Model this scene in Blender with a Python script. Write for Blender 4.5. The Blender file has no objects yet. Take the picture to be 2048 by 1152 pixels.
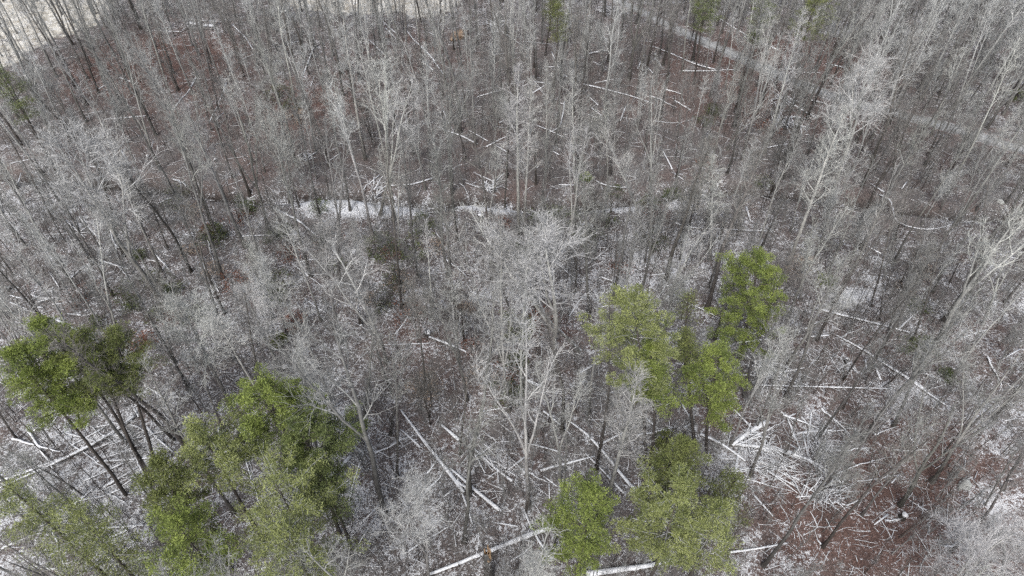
import bpy, math, random
import numpy as np
from mathutils import Vector

sc = bpy.context.scene
COL = sc.collection
R = math.radians

# ------------------------------------------------------------------ camera
H = 60.0            # camera height above the forest floor, metres
F = 1365.0          # focal length in pixels of the 2048 x 1152 photograph
PITCH = R(45)
cam_d = bpy.data.cameras.new('camera')
cam = bpy.data.objects.new('camera', cam_d)
COL.objects.link(cam)
cam.location = (0, 0, H)
cam.rotation_euler = (R(90) - PITCH, 0, 0)
cam_d.sensor_width = 36
cam_d.lens = 36 * F / 2048
cam_d.clip_end = 3000
sc.camera = cam

# ------------------------------------------------------------------ light
SUN_EL, SUN_AZ = R(52), R(200)
world = bpy.data.worlds.new('World')
sc.world = world
world.use_nodes = True
wn = world.node_tree
sky = wn.nodes.new('ShaderNodeTexSky')
sky.sky_type = 'NISHITA'
sky.sun_disc = False
sky.sun_elevation = SUN_EL
sky.sun_rotation = SUN_AZ
sky.air_density = 1.0
sky.dust_density = 6.0
sky.ozone_density = 1.0
hs = wn.nodes.new('ShaderNodeHueSaturation')       # overcast: a greyer sky
hs.inputs['Saturation'].default_value = 0.6
wn.links.new(sky.outputs[0], hs.inputs['Color'])
wn.links.new(hs.outputs[0], wn.nodes['Background'].inputs[0])
wn.nodes['Background'].inputs[1].default_value = 0.15
sd = bpy.data.lights.new('sun', 'SUN')
sd.energy = 1.5
sd.angle = R(10)
sd.color = (1, 0.99, 0.98)
so = bpy.data.objects.new('sun', sd)
COL.objects.link(so)
d = Vector((math.sin(SUN_AZ) * math.cos(SUN_EL), math.cos(SUN_AZ) * math.cos(SUN_EL), math.sin(SUN_EL)))
so.rotation_euler = d.to_track_quat('Z', 'Y').to_euler()
sc.view_settings.view_transform = 'Standard'
sc.view_settings.look = 'None'
sc.view_settings.exposure = 0.25
sc.view_settings.gamma = 1
sc.cycles.max_bounces = 4
sc.cycles.diffuse_bounces = 3
sc.cycles.glossy_bounces = 1
sc.cycles.use_denoising = False

# ------------------------------------------------------------------ terrain maths
FW = np.array([0, math.cos(PITCH), -math.sin(PITCH)])
UP = np.array([0, math.sin(PITCH), math.cos(PITCH)])

def ray(u, v):
    return FW * F + np.array([u - 1024.0, 0, 0]) + UP * (576.0 - v)

def flat(u, v, z=0.0):
    """the point of the plane at height z behind photo pixel (u, v)"""
    r = ray(u, v)
    t = (z - H) / r[2]
    return np.array([r[0] * t, r[1] * t, z])

def pix(p):
    q = np.array([p[0], p[1], p[2] - H])
    w = q @ FW
    return 1024 + F * q[0] / w, 576 - F * (q @ UP) / w

CREEK = [flat(*p)[:2] for p in [(-500, 300), (-200, 330), (60, 352), (300, 372), (470, 392), (560, 399), (640, 391), (720, 391), (800, 400),
         (868, 410), (920, 394), (1000, 396), (1060, 404), (1150, 405), (1230, 398), (1300, 390), (1420, 380), (1600, 390), (1900, 430), (2400, 450)]]
ROAD = [flat(*p)[:2] for p in [(850, -200), (1060, -90), (1215, -8), (1290, 28), (1380, 72), (1480, 116), (1570, 158), (1640, 186), (1740, 216), (1850, 243), (1950, 272), (2060, 306), (2300, 370), (2600, 430)]]

def seg_dist(P, line):
    """distance of the points P (n,2) to a polyline, and the signed side"""
    best = np.full(len(P), 1e9)
    side = np.zeros(len(P))
    for a, b in zip(line[:-1], line[1:]):
        ab = b - a
        t = np.clip(((P - a) @ ab) / (ab @ ab), 0, 1)
        q = P - (a + t[:, None] * ab)
        dd = np.hypot(q[:, 0], q[:, 1])
        m = dd < best
        best[m] = dd[m]
        side[m] = (ab[0] * q[m, 1] - ab[1] * q[m, 0])
    return best, np.sign(side)

def height(P):
    P = np.atleast_2d(np.asarray(P, float))
    x, y = P[:, 0], P[:, 1]
    z = 0.35 * np.sin(x * .071 + y * .043 + 1) + 0.25 * np.sin(x * .13 - y * .11) + 0.14 * np.sin(x * .31 + y * .27 + 2) + .08 * np.sin(x * .67 - y * .59) + .05 * np.sin(x * 1.1 + 4) * np.sin(y * 1.3)
    dc, sg = seg_dist(P, CREEK)
    z = z - 1.7 * np.exp(-(dc / 1.5) ** 4) + np.where(sg < 0, .35, 0) * np.exp(-((dc - 2.6) / 1.6) ** 2)
    dr, _ = seg_dist(P, ROAD)
    k = np.clip((dr - 2.4) / 2.2, 0, 1)
    z = z * k + (1 - k) * 0.12
    far = np.clip((np.hypot(x, y - 90) - 230) / 500, 0, 1)
    return z + 40 * far ** 2

def hz(x, y):
    return float(height([[x, y]])[0])

def ground(u, v):
    p = flat(u, v)
    for _ in range(3):
        p = flat(u, v, hz(p[0], p[1]))
    return p

def upright(bu, bv, tu, tv):
    """base point and the tip of a tree seen from base pixel to tip pixel (same depth from the viewer)"""
    b = ground(bu, bv)
    r = ray(tu, tv)
    t = b[1] / r[1]
    return b, np.array([r[0] * t, b[1], H + r[2] * t])

def from_top(tu, tv, h, lean=(0, 0)):
    p = flat(tu, tv, h)
    b = np.array([p[0] - lean[0], p[1] - lean[1], 0])
    b[2] = hz(b[0], b[1])
    return b, p

# ------------------------------------------------------------------ materials
def nodemat(name):
    m = bpy.data.materials.new(name)
    m.use_nodes = True
    nt = m.node_tree
    return m, nt, nt.nodes['Principled BSDF']

def nn(nt, typ, **kw):
    n = nt.nodes.new(typ)
    for k, v in kw.items():
        if k in ('blend_type', 'data_type', 'operation', 'attribute_name', 'noise_dimensions'):
            setattr(n, k, v)
        else:
            n.inputs[k].default_value = v
    return n

def noise(nt, vec, scale, detail=3, rough=.5, dist=0):
    n = nt.nodes.new('ShaderNodeTexNoise')
    n.inputs['Scale'].default_value = scale
    n.inputs['Detail'].default_value = detail
    n.inputs['Roughness'].default_value = rough
    n.inputs['Distortion'].default_value = dist
    nt.links.new(vec, n.inputs['Vector'])
    return n.outputs['Fac']

def maprange(nt, val, a, b, c=0., d=1.):
    n = nt.nodes.new('ShaderNodeMapRange')
    n.inputs['From Min'].default_value = a
    n.inputs['From Max'].default_value = b
    n.inputs['To Min'].default_value = c
    n.inputs['To Max'].default_value = d
    nt.links.new(val, n.inputs['Value'])
    return n.outputs[0]

def math_(nt, op, a, b):
    n = nt.nodes.new('ShaderNodeMath')
    n.operation = op
    for i, q in enumerate((a, b)):
        if isinstance(q, (int, float)):
            n.inputs[i].default_value = q
        else:
            nt.links.new(q, n.inputs[i])
    return n.outputs[0]

def mix(nt, fac, a, b, blend='MIX'):
    n = nt.nodes.new('ShaderNodeMix')
    n.data_type = 'RGBA'
    n.blend_type = blend
    if isinstance(fac, (int, float)):
        n.inputs[0].default_value = fac
    else:
        nt.links.new(fac, n.inputs[0])
    for i, q in ((6, a), (7, b)):
        if isinstance(q, tuple):
            n.inputs[i].default_value = (*q, 1)
        else:
            nt.links.new(q, n.inputs[i])
    return n.outputs[2]

def attr(nt, name, out='Fac'):
    n = nt.nodes.new('ShaderNodeAttribute')
    n.attribute_name = name
    return n.outputs[out]

SNOW = (.74, .77, .81)

def bark_mat(name, low, high, snow=.0, vscale=1.0):
    """bark: furrowed darker foot, paler smooth upper wood; a dusting of snow on what faces up"""
    m, nt, b = nodemat(name)
    geo = nt.nodes.new('ShaderNodeNewGeometry')
    tc = nt.nodes.new('ShaderNodeTexCoord')
    mp = nt.nodes.new('ShaderNodeMapping')
    mp.inputs['Scale'].default_value = (1, 1, .25)
    nt.links.new(tc.outputs['Object'], mp.inputs[0])
    sep = nt.nodes.new('ShaderNodeSeparateXYZ')
    nt.links.new(tc.outputs['Object'], sep.inputs[0])
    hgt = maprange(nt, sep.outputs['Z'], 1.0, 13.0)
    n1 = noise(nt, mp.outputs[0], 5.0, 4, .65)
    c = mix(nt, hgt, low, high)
    v = maprange(nt, n1, .3, .72, .55, 1.35)
    cv = nt.nodes.new('ShaderNodeCombineColor')
    for i in range(3):
        nt.links.new(v, cv.inputs[i])
    c = mix(nt, 1.0, c, cv.outputs[0], 'MULTIPLY')
    oi = nt.nodes.new('ShaderNodeObjectInfo')
    c = mix(nt, 1.0, c, oi.outputs['Color'], 'MULTIPLY')
    if snow:
        sn = nt.nodes.new('ShaderNodeSeparateXYZ')
        nt.links.new(geo.outputs['Normal'], sn.inputs[0])
        n2 = noise(nt, geo.outputs['Position'], 3.0, 4, .6)
        s = math_(nt, 'ADD', sn.outputs['Z'], math_(nt, 'MULTIPLY', math_(nt, 'SUBTRACT', n2, .5), 1.6))
        s = maprange(nt, s, .62 - snow * .5, .78 - snow * .5)
        c = mix(nt, s, c, SNOW)
    nt.links.new(c, b.inputs['Base Color'])
    b.inputs['Roughness'].default_value = .9
    b.inputs['Specular IOR Level'].default_value = .15
    bp = nt.nodes.new('ShaderNodeBump')
    bp.inputs['Strength'].default_value = .6
    bp.inputs['Distance'].default_value = .04
    nt.links.new(n1, bp.inputs['Height'])
    nt.links.new(bp.outputs[0], b.inputs['Normal'])
    return m

M = {}
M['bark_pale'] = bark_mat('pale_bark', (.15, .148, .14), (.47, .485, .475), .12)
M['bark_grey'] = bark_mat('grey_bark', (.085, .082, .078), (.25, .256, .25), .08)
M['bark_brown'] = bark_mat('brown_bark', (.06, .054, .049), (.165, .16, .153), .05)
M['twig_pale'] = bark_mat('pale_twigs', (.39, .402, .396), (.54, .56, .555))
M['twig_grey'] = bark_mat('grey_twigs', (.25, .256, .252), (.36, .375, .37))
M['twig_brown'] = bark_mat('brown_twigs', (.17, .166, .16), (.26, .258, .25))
M['sapling'] = bark_mat('sapling_bark', (.075, .066, .06), (.2, .19, .18), .05)
M['pine_bark'] = bark_mat('conifer_bark', (.06, .054, .05), (.12, .108, .10), .0)
M['log'] = bark_mat('fallen_bark', (.115, .095, .08), (.2, .18, .16), .86)
M['stick'] = bark_mat('stick_bark', (.15, .14, .13), (.22, .21, .195), .45)
M['bleached'] = bark_mat('bleached_wood', (.2, .19, .175), (.27, .26, .245), .62)

def leaf_mat(name, dark, light, rough=.6):
    m, nt, b = nodemat(name)
    a = attr(nt, 'tone')
    geo = nt.nodes.new('ShaderNodeNewGeometry')
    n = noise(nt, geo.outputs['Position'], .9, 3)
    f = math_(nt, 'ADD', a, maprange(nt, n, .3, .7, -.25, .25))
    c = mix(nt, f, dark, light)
    nt.links.new(c, b.inputs['Base Color'])
    b.inputs['Roughness'].default_value = rough
    b.inputs['Specular IOR Level'].default_value = .25
    return m

M['needles_bright'] = leaf_mat('bright_needles', (.075, .108, .03), (.295, .36, .095))
M['needles_olive'] = leaf_mat('olive_needles', (.07, .09, .034), (.22, .25, .085))
M['needles_yellow'] = leaf_mat('yellowish_needles', (.105, .13, .05), (.345, .385, .15))
M['needles_dark'] = leaf_mat('dark_needles', (.06, .085, .036), (.21, .255, .09))
M['leaves_rust'] = leaf_mat('rusty_leaves', (.13, .055, .035), (.27, .12, .075))
M['leaves_tan'] = leaf_mat('tan_leaves', (.26, .20, .15), (.42, .34, .27))
M['leaves_green'] = leaf_mat('shrub_leaves', (.045, .065, .025), (.12, .145, .05))

def ground_mat():
    m, nt, b = nodemat('leaf_litter_and_snow')
    geo = nt.nodes.new('ShaderNodeNewGeometry')
    P = geo.outputs['Position']
    red, snow, pale, creek_dark = (attr(nt, k) for k in ('red', 'snow', 'pale', 'creek_dark'))
    n_big = noise(nt, P, .22, 4, .6)
    n_leaf = noise(nt, P, 5.5, 5, .75)
    n_leaf2 = noise(nt, P, 14., 3, .7)
    base = mix(nt, maprange(nt, n_leaf, .35, .66), (.066, .062, .061), (.215, .20, .196))
    redc = mix(nt, maprange(nt, n_leaf, .35, .66), (.07, .048, .042), (.215, .142, .125))
    rf = math_(nt, 'ADD', red, maprange(nt, n_big, .35, .65, -.3, .3))
    c = mix(nt, rf, base, redc)
    # pale grassy clearing
    gr = mix(nt, maprange(nt, noise(nt, P, .7, 5, .7), .35, .6), (.27, .24, .185), (.66, .65, .60))
    edge = math_(nt, 'ADD', pale, maprange(nt, noise(nt, P, .5, 4, .6), .3, .7, -.3, .3))
    c = mix(nt, maprange(nt, edge, .42, .6), c, gr)
    c = mix(nt, creek_dark, c, (.03, .027, .024))  # litter turns near black along the creek bed
    # snow: flecks lying between the leaves, patchier where the cover is thin
    mp = nt.nodes.new('ShaderNodeMapping')
    mp.inputs['Scale'].default_value = (1, 1.0, 1)
    nt.links.new(P, mp.inputs[0])
    s1 = noise(nt, mp.outputs[0], 3.1, 5, .62, .6)
    s2 = noise(nt, P, .45, 4, .6)
    s3 = noise(nt, P, 9.0, 2, .6)
    s = math_(nt, 'ADD', math_(nt, 'MULTIPLY', s1, .55), math_(nt, 'MULTIPLY', s3, .45))
    s = math_(nt, 'ADD', s, maprange(nt, s2, .3, .7, -.075, .06))
    cover = maprange(nt, snow, -.5, 2, -.165, .235)
    s = math_(nt, 'ADD', s, cover)
    sf = maprange(nt, s, .51, .575)
    c = mix(nt, math_(nt, 'MULTIPLY', sf, .85), c, SNOW)
    nt.links.new(c, b.inputs['Base Color'])
    b.inputs['Roughness'].default_value = .95
    b.inputs['Specular IOR Level'].default_value = .1
    bp = nt.nodes.new('ShaderNodeBump')
    bp.inputs['Strength'].default_value = 1.0
    bp.inputs['Distance'].default_value = .12
    hh = math_(nt, 'ADD', n_leaf, math_(nt, 'MULTIPLY', n_leaf2, .5))
    nt.links.new(hh, bp.inputs['Height'])
    nt.links.new(bp.outputs[0], b.inputs['Normal'])
    return m

def road_mat():
    m, nt, b = nodemat('gravel')
    geo = nt.nodes.new('ShaderNodeNewGeometry')
    P = geo.outputs['Position']
    acr = attr(nt, 'across')       # 0 edge .. 1 centre
    n = noise(nt, P, 6, 5, .75)
    n2 = noise(nt, P, .6, 4, .6)
    c = mix(nt, maprange(nt, n, .35, .65), (.19, .195, .195), (.40, .41, .41))
    rut = maprange(nt, math_(nt, 'ABSOLUTE', math_(nt, 'SUBTRACT', acr, .48), 0), .0, .22, .8, 0)
    c = mix(nt, rut, c, (.15, .145, .14))
    e = math_(nt, 'ADD', acr, maprange(nt, n2, .3, .7, -.25, .25))
    c = mix(nt, maprange(nt, math_(nt, 'ADD', e, maprange(nt, n, .3, .7, -.15, .15)), .15, .42), (.14, .11, .10), c)
    s = maprange(nt, math_(nt, 'ADD', n, maprange(nt, n2, .3, .7, -.08, .08)), .56, .62)
    c = mix(nt, math_(nt, 'MULTIPLY', s, .7), c, SNOW)
    nt.links.new(c, b.inputs['Base Color'])
    b.inputs['Roughness'].default_value = .95
    bp = nt.nodes.new('ShaderNodeBump')
    bp.inputs['Distance'].default_value = .05
    nt.links.new(n, bp.inputs['Height'])
    nt.links.new(bp.outputs[0], b.inputs['Normal'])
    return m

def plain_mat(name, a, b_, scale=6., rough=.85):
    m, nt, b = nodemat(name)
    tc = nt.nodes.new('ShaderNodeTexCoord')
    n = noise(nt, tc.outputs['Object'], scale, 4, .65)
    nt.links.new(mix(nt, maprange(nt, n, .35, .65), a, b_), b.inputs['Base Color'])
    b.inputs['Roughness'].default_value = rough
    bp = nt.nodes.new('ShaderNodeBump')
    bp.inputs['Distance'].default_value = .05
    nt.links.new(n, bp.inputs['Height'])
    nt.links.new(bp.outputs[0], b.inputs['Normal'])
    return m

M['ground'] = ground_mat()
M['road'] = road_mat()
M['snow'] = plain_mat('snow_cap', (.68, .71, .75), (.8, .82, .85))
M['torn_wood'] = plain_mat('torn_wood', (.34, .22, .12), (.58, .42, .27), 9)
M['soil'] = plain_mat('bare_soil', (.16, .10, .06), (.45, .34, .25), 3)
M['stone'] = plain_mat('stone', (.28, .29, .28), (.5, .52, .5), 2.5)
M['board'] = plain_mat('weathered_board', (.2, .19, .18), (.42, .41, .40), 4)

# ------------------------------------------------------------------ mesh helpers
def mesh_np(name, V, Q, mats, smooth=True, tone=None, attrs=None, midx=None):
    me = bpy.data.meshes.new(name)
    V = np.asarray(V, np.float32)
    Q = np.asarray(Q, np.int32)
    me.vertices.add(len(V))
    me.vertices.foreach_set('co', V.ravel())
    me.loops.add(Q.size)
    me.loops.foreach_set('vertex_index', Q.ravel())
    me.polygons.add(len(Q))
    me.polygons.foreach_set('loop_start', np.arange(len(Q), dtype=np.int32) * 4)
    me.polygons.foreach_set('use_smooth', np.full(len(Q), smooth))
    for m in (mats if isinstance(mats, (list, tuple)) else [mats]):
        me.materials.append(m)
    if midx is not None:
        me.polygons.foreach_set('material_index', np.asarray(midx, np.int32))
    if tone is not None:
        a = me.attributes.new('tone', 'FLOAT', 'POINT')
        a.data.foreach_set('value', np.asarray(tone, np.float32))
    for k, v in (attrs or {}).items():
        a = me.attributes.new(k, 'FLOAT', 'POINT')
        a.data.foreach_set('value', np.asarray(v, np.float32))
    me.update(calc_edges=True)
    return me

def tubes(lines, sides=3):
    """lines: list of (points (n,3), radii (n,)) -> vertices, quads; all tubes swept in one go per length"""
    groups = {}
    for p, r in lines:
        groups.setdefault(len(p), []).append((p, r))
    Vs, Qs, off = [], [], 0
    ang = np.arange(sides) * 2 * math.pi / sides
    for n, g in groups.items():
        P = np.array([a for a, _ in g], float)          # k,n,3
        Rr = np.array([b for _, b in g], float)         # k,n
        T = np.gradient(P, axis=1)
        T /= np.linalg.norm(T, axis=2, keepdims=True) + 1e-9
        ref = np.where(np.abs(T[:, :1, 2:3]) > .9, np.array([1., 0, 0]), np.array([0, 0, 1.]))
        A = np.cross(T, ref)
        A /= np.linalg.norm(A, axis=2, keepdims=True) + 1e-9
        B = np.cross(T, A)
        V = P[:, :, None, :] + Rr[:, :, None, None] * (np.cos(ang)[None, None, :, None] * A[:, :, None, :] + np.sin(ang)[None, None, :, None] * B[:, :, None, :])
        k = len(g)
        V = V.reshape(-1, 3)
        base = (np.arange(k)[:, None, None] * n + np.arange(n - 1)[None, :, None]) * sides
        j = np.arange(sides)[None, None, :]
        j2 = (j + 1) % sides
        Q = np.stack([base + j, base + j2, base + sides + j2, base + sides + j], -1).reshape(-1, 4) + off
        Vs.append(V); Qs.append(Q); off += len(V)
    return np.concatenate(Vs), np.concatenate(Qs)

def merge(parts):
    Vs, Qs, off = [], [], 0
    for V, Q in parts:
        Vs.append(V); Qs.append(Q + off); off += len(V)
    return np.concatenate(Vs), np.concatenate(Qs)

def tag(o, label=None, cat=None, group=None, kind=None):
    if label: o['label'] = label
    if cat: o['category'] = cat
    if group: o['group'] = group
    if kind: o['kind'] = kind
    return o

def link(name, me, parent=None, loc=None):
    o = bpy.data.objects.new(name, me)
    COL.objects.link(o)
    if parent is not None: o.parent = parent
    if loc is not None: o.location = loc
    return o

def empty(name, loc):
    o = bpy.data.objects.new(name, None)
    o.empty_display_size = .5
    COL.objects.link(o)
    o.location = loc
    return o

# ------------------------------------------------------------------ ground
def blob(P, items):
    """sum of soft discs given as (photo u, v, half width px, half height px, value), laid on the ground"""
    out = np.zeros(len(P))
    for u, v, ru, rv, val in items:
        c = flat(u, v)
        rx = abs(flat(u + ru, v)[0] - c[0])
        ry = abs(flat(u, v - rv)[1] - flat(u, v + rv)[1]) / 2
        d2 = ((P[:, 0] - c[0]) / rx) ** 2 + ((P[:, 1] - c[1]) / ry) ** 2
        out += val * np.exp(-d2 ** 1.5)
    return out

RED = [(330, 120, 170, 70, 1.0), (430, 230, 130, 60, .6), (230, 150, 90, 50, .8), (1500, 110, 160, 60, .8), (1660, 120, 120, 50, .9),
       (1400, 190, 150, 60, .55), (1640, 230, 160, 50, .6), (800, 100, 130, 50, .5), (650, 200, 90, 60, .6), (590, 210, 100, 50, .5),
       (1090, 640, 60, 40, .7), (830, 690, 90, 60, .6), (1120, 690, 60, 50, .45), (1750, 700, 160, 70, .4), (1690, 850, 170, 70, .5),
       (1700, 1010, 250, 120, 1.0), (1900, 850, 120, 70, .5), (1920, 960, 140, 70, 1.0), (1800, 1130, 260, 80, .7), (1450, 820, 60, 50, .7),
       (900, 880, 200, 90, .25), (1010, 740, 100, 60, .25), (2000, 700, 80, 80, .4), (500, 320, 90, 60, .3), (1030, 380, 90, 20, .4)]
SNOWY = [(730, 416, 120, 20, 1.9), (985, 409, 80, 14, 1.8), (880, 420, 30, 10, -.6), (1240, 415, 150, 12, 1.0), (600, 400, 70, 14, .7), (1300, 500, 220, 70, .35), (1712, 588, 42, 13, 1.5),
         (1740, 560, 30, 7, .6), (200, 900, 260, 130, .32), (150, 1060, 280, 120, .28), (700, 1000, 200, 110, .25), (900, 1050, 300, 120, .1),
         (1480, 940, 130, 60, .55), (1640, 870, 50, 60, .5), (1800, 790, 70, 40, .4), (2000, 850, 90, 70, .3), (1980, 1000, 90, 50, .6),
         (60, 420, 200, 70, .25), (450, 640, 180, 80, .15), (640, 860, 60, 90, .3), (330, 110, 200, 90, -.8), (1560, 130, 330, 90, -.45),
         (1100, 200, 400, 160, -.55), (400, 290, 300, 90, -.5), (1000, 300, 300, 60, -.4), (1700, 1020, 240, 120, -.4), (1920, 950, 90, 50, -.3),
         (1780, 1020, 60, 40, .5), (1540, 1100, 110, 60, .35), (1700, 60, 60, 24, .5), (400, 60, 90, 30, .7), (840, 670, 90, 50, .1), (1800, 300, 300, 100, -.3),
         (1000, 590, 300, 40, .2), (1760, 640, 120, 40, .1), (1300, 650, 100, 50, .2), (640, 250, 90, 70, -.3), (1750, 400, 200, 60, -.2)]
PALE = [(60, 20, 150, 70, 1.0), (0, 120, 60, 40, .5), (150, 40, 60, 36, .4), (760, -10, 170, 34, 1.1), (860, 15, 50, 26, .8), (640, -20, 120, 30, .8), (100, -120, 300, 90, 1), (700, -100, 260, 60, 1.0)]

def axis(a, b, step, far, n):
    core = np.arange(a, b + step, step)
    g = step * 1.35 ** np.arange(1, n)
    g = np.cumsum(g)
    return np.concatenate([(a - g)[::-1], core, b + g])

gx = axis(-120, 120, .8, 0, 23)
gy = axis(8, 180, .8, 0, 23)
X, Y = np.meshgrid(gx, gy)
P2 = np.stack([X.ravel(), Y.ravel()], 1)
Z = height(P2)
nx, ny = len(gx), len(gy)
idx = np.arange(nx * ny).reshape(ny, nx)
Q = np.stack([idx[:-1, :-1], idx[:-1, 1:], idx[1:, 1:], idx[1:, :-1]], -1).reshape(-1, 4)
dc, sg = seg_dist(P2, CREEK)
ga = {'red': np.clip(blob(P2, RED) * .85, -.2, 1.0) + .12,
      'snow': np.clip(.44 + blob(P2, SNOWY), -.4, 1.9),
      'pale': np.clip(blob(P2, PALE), 0, 1),
      'creek_dark': np.clip(.85 * np.exp(-(dc / 1.3) ** 4), 0, 1)}
g = link('ground', mesh_np('ground', np.column_stack([P2, Z]), Q, M['ground'], attrs=ga))
tag(g, kind='structure')

def strip(name, line, half, lift, mat):
    pts = []
    for a, b in zip(line[:-1], line[1:]):
        n = max(2, int(np.linalg.norm(b - a) / .8))
        for i in range(n):
            pts.append(a + (b - a) * i / n)
    pts = np.array(pts)
    for _ in range(12):
        pts[1:-1] = (pts[:-2] + pts[1:-1] * 2 + pts[2:]) / 4
    T = np.gradient(pts, axis=0)
    T /= np.linalg.norm(T, axis=1, keepdims=True)
    N = np.stack([-T[:, 1], T[:, 0]], 1)
    off = np.array([-1, -.75, -.5, -.25, 0, .25, .5, .75, 1.]) * half
    k = len(off)
    V = pts[:, None, :] + N[:, None, :] * off[None, :, None]
    V = V.reshape(-1, 2)
    z = np.full(len(V), .12 + lift) - np.tile((np.abs(off) / half > .95) * .05, len(pts))
    idx = np.arange(len(V)).reshape(-1, k)
    Q = np.stack([idx[:-1, :-1], idx[:-1, 1:], idx[1:, 1:], idx[1:, :-1]], -1).reshape(-1, 4)[:, ::-1]
    return link(name, mesh_np(name, np.column_stack([V, z]), Q, mat, attrs={'across': np.tile(1 - np.abs(off) / half, len(pts))}))

tag(strip('gravel_road', ROAD, 2.15, .03, M['road']), kind='structure')

# ------------------------------------------------------------------ bare trees
def bend(rng, p0, dirn, L, n, wander, gravity=0.0):
    pts = [np.array(p0, float)]
    dv = np.array(dirn, float)
    dv /= np.linalg.norm(dv)
    for _ in range(n):
        dv = dv + rng.normal(0, wander, 3)
        dv[2] += gravity
        dv /= np.linalg.norm(dv)
        pts.append(pts[-1] + dv * L / n)
    return np.array(pts)

def off_dir(rng, t, ang, az=None):
    t = t / np.linalg.norm(t)
    a = np.cross(t, [0, 0, 1.]) if abs(t[2]) < .95 else np.cross(t, [1., 0, 0])
    a /= np.linalg.norm(a)
    b = np.cross(t, a)
    az = rng.uniform(0, 2 * math.pi) if az is None else az
    return t * math.cos(ang) + (a * math.cos(az) + b * math.sin(az)) * math.sin(ang)

def at(pts, f):
    x = f * (len(pts) - 1)
    i = min(int(x), len(pts) - 2)
    return pts[i] + (pts[i + 1] - pts[i]) * (x - i), pts[i + 1] - pts[i]

def bare_tree(name, seed, hgt, rad, start, n_limb, spread, limb_ang, ntw, fork=0, wander=.035, twig_r=.0075, droop=.05, kb=5, dead=0.0):
    """returns (trunk mesh, crown mesh): a tapered trunk, limbs, branches, twigs and twiglets"""
    rng = np.random.default_rng(seed)
    trunk = bend(rng, (0, 0, -.3), (0, 0, 1), hgt * .97, 14, wander, .03)
    f = np.linspace(0, 1, 15)
    tr = rad * (1 - f) ** .8 * .95 + .02
    tr[0] *= 1.7; tr[1] *= 1.05
    main = [(trunk, tr)]
    stems = [(trunk, tr, start)]
    for k in range(fork):
        ff = rng.uniform(start * .55, start * .9)
        p, t = at(trunk, ff)
        L = hgt * (1 - ff) * rng.uniform(.8, .98)
        s = bend(rng, p, off_dir(rng, t, rng.uniform(.16, .34)), L, 12, .05, .05)
        r0 = rad * (1 - ff) ** .8 * .62
        sr = r0 * (1 - np.linspace(0, 1, 13)) ** .8 + .018
        main.append((s, sr)); stems.append((s, sr, .25))
    limbs, brs, tws = [], [], []
    az = rng.uniform(0, 6)
    per = max(3, n_limb // len(stems))
    for st, sr, s0 in stems:
        H0 = hgt * (1 - start)
        for i in range(per):
            ff = s0 + (1 - s0) * ((i + rng.uniform(.1, .9)) / per) ** .9
            ff = min(ff, .985)
            p, t = at(st, ff)
            az += 2.4 + rng.normal(0, .4)
            g_ = (ff - s0) / (1 - s0)
            prof = (1 - g_) ** .55 * (0.55 + .45 * math.sin(min(1, g_ * 2.2 + .25) * math.pi / 2))
            L = spread * (prof * rng.uniform(.7, 1.15) + .12)
            a = limb_ang * rng.uniform(.75, 1.2) * (1 - .35 * g_)
            dv = off_dir(rng, np.array([t[0], t[1], abs(t[2])]), a, az)
            r0 = min(float(np.interp(ff, np.linspace(0, 1, len(sr)), sr)) * .5, .014 + L * .0115)
            lb = bend(rng, p, dv, L, 7, .10, droop)
            limbs.append((lb, r0 * (1 - np.linspace(0, 1, 8)) ** .7 + .008))
            nb = max(2, int(kb * L / spread * 1.4 + 2))
            for j in range(nb):
                fb = rng.uniform(.22, 1.0)
                q, tt = at(lb, min(fb, .99))
                Lb = L * (.5 - .25 * fb) * rng.uniform(.6, 1.3) + .35
                b2 = bend(rng, q, off_dir(rng, tt, rng.uniform(.4, .95)), Lb, 4, .14, .06)
                rb = max(.015, r0 * .45 * (1 - fb * .6))
                brs.append((b2, np.array([1, .8, .62, .42, .25]) * rb + .003))
                if rng.random() < dead: continue
                for w in range(ntw):
                    fw = rng.uniform(.15, 1.0)
                    q2, t2 = at(b2, min(fw, .99))
                    Lt = (Lb * .42 + .3) * rng.uniform(.5, 1.3)
                    tw = bend(rng, q2, off_dir(rng, t2, rng.uniform(.35, 1.0)), Lt, 2, .16, .05)
                    tws.append((tw, np.array([1.25, 1., .55]) * twig_r))
                    for z in range(1 if ntw < 6 else 2):
                        q3, t3 = at(tw, rng.uniform(.3, .95))
                        tws.append((bend(rng, q3, off_dir(rng, t3, rng.uniform(.4, .9)), Lt * rng.uniform(.35, .7), 2, .15, .04), np.array([.95, .8, .5]) * twig_r))
    V, Q_ = tubes(main, 9)
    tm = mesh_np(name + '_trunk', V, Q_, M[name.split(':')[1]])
    parts = [tubes(limbs, 5), tubes(brs, 3)]
    if tws: parts.append(tubes(tws, 3))
    V, Q_ = merge(parts)
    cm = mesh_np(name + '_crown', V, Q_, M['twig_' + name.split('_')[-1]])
    return dict(h=hgt, trunk=tm, crown=cm, spread=spread, tri=len(Q_))

#   (shape word, tone) -> variants
VAR = {}
def add_var(shape, tone, *a, **k):
    if tone == 'pale' and shape != 'small':
        a = list(a); a[7] += 1; a = tuple(a); k['twig_r'] = .009
    VAR.setdefault((shape, tone), []).append(bare_tree('%s:bark_%s' % (shape, tone), *a, **k))

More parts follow.
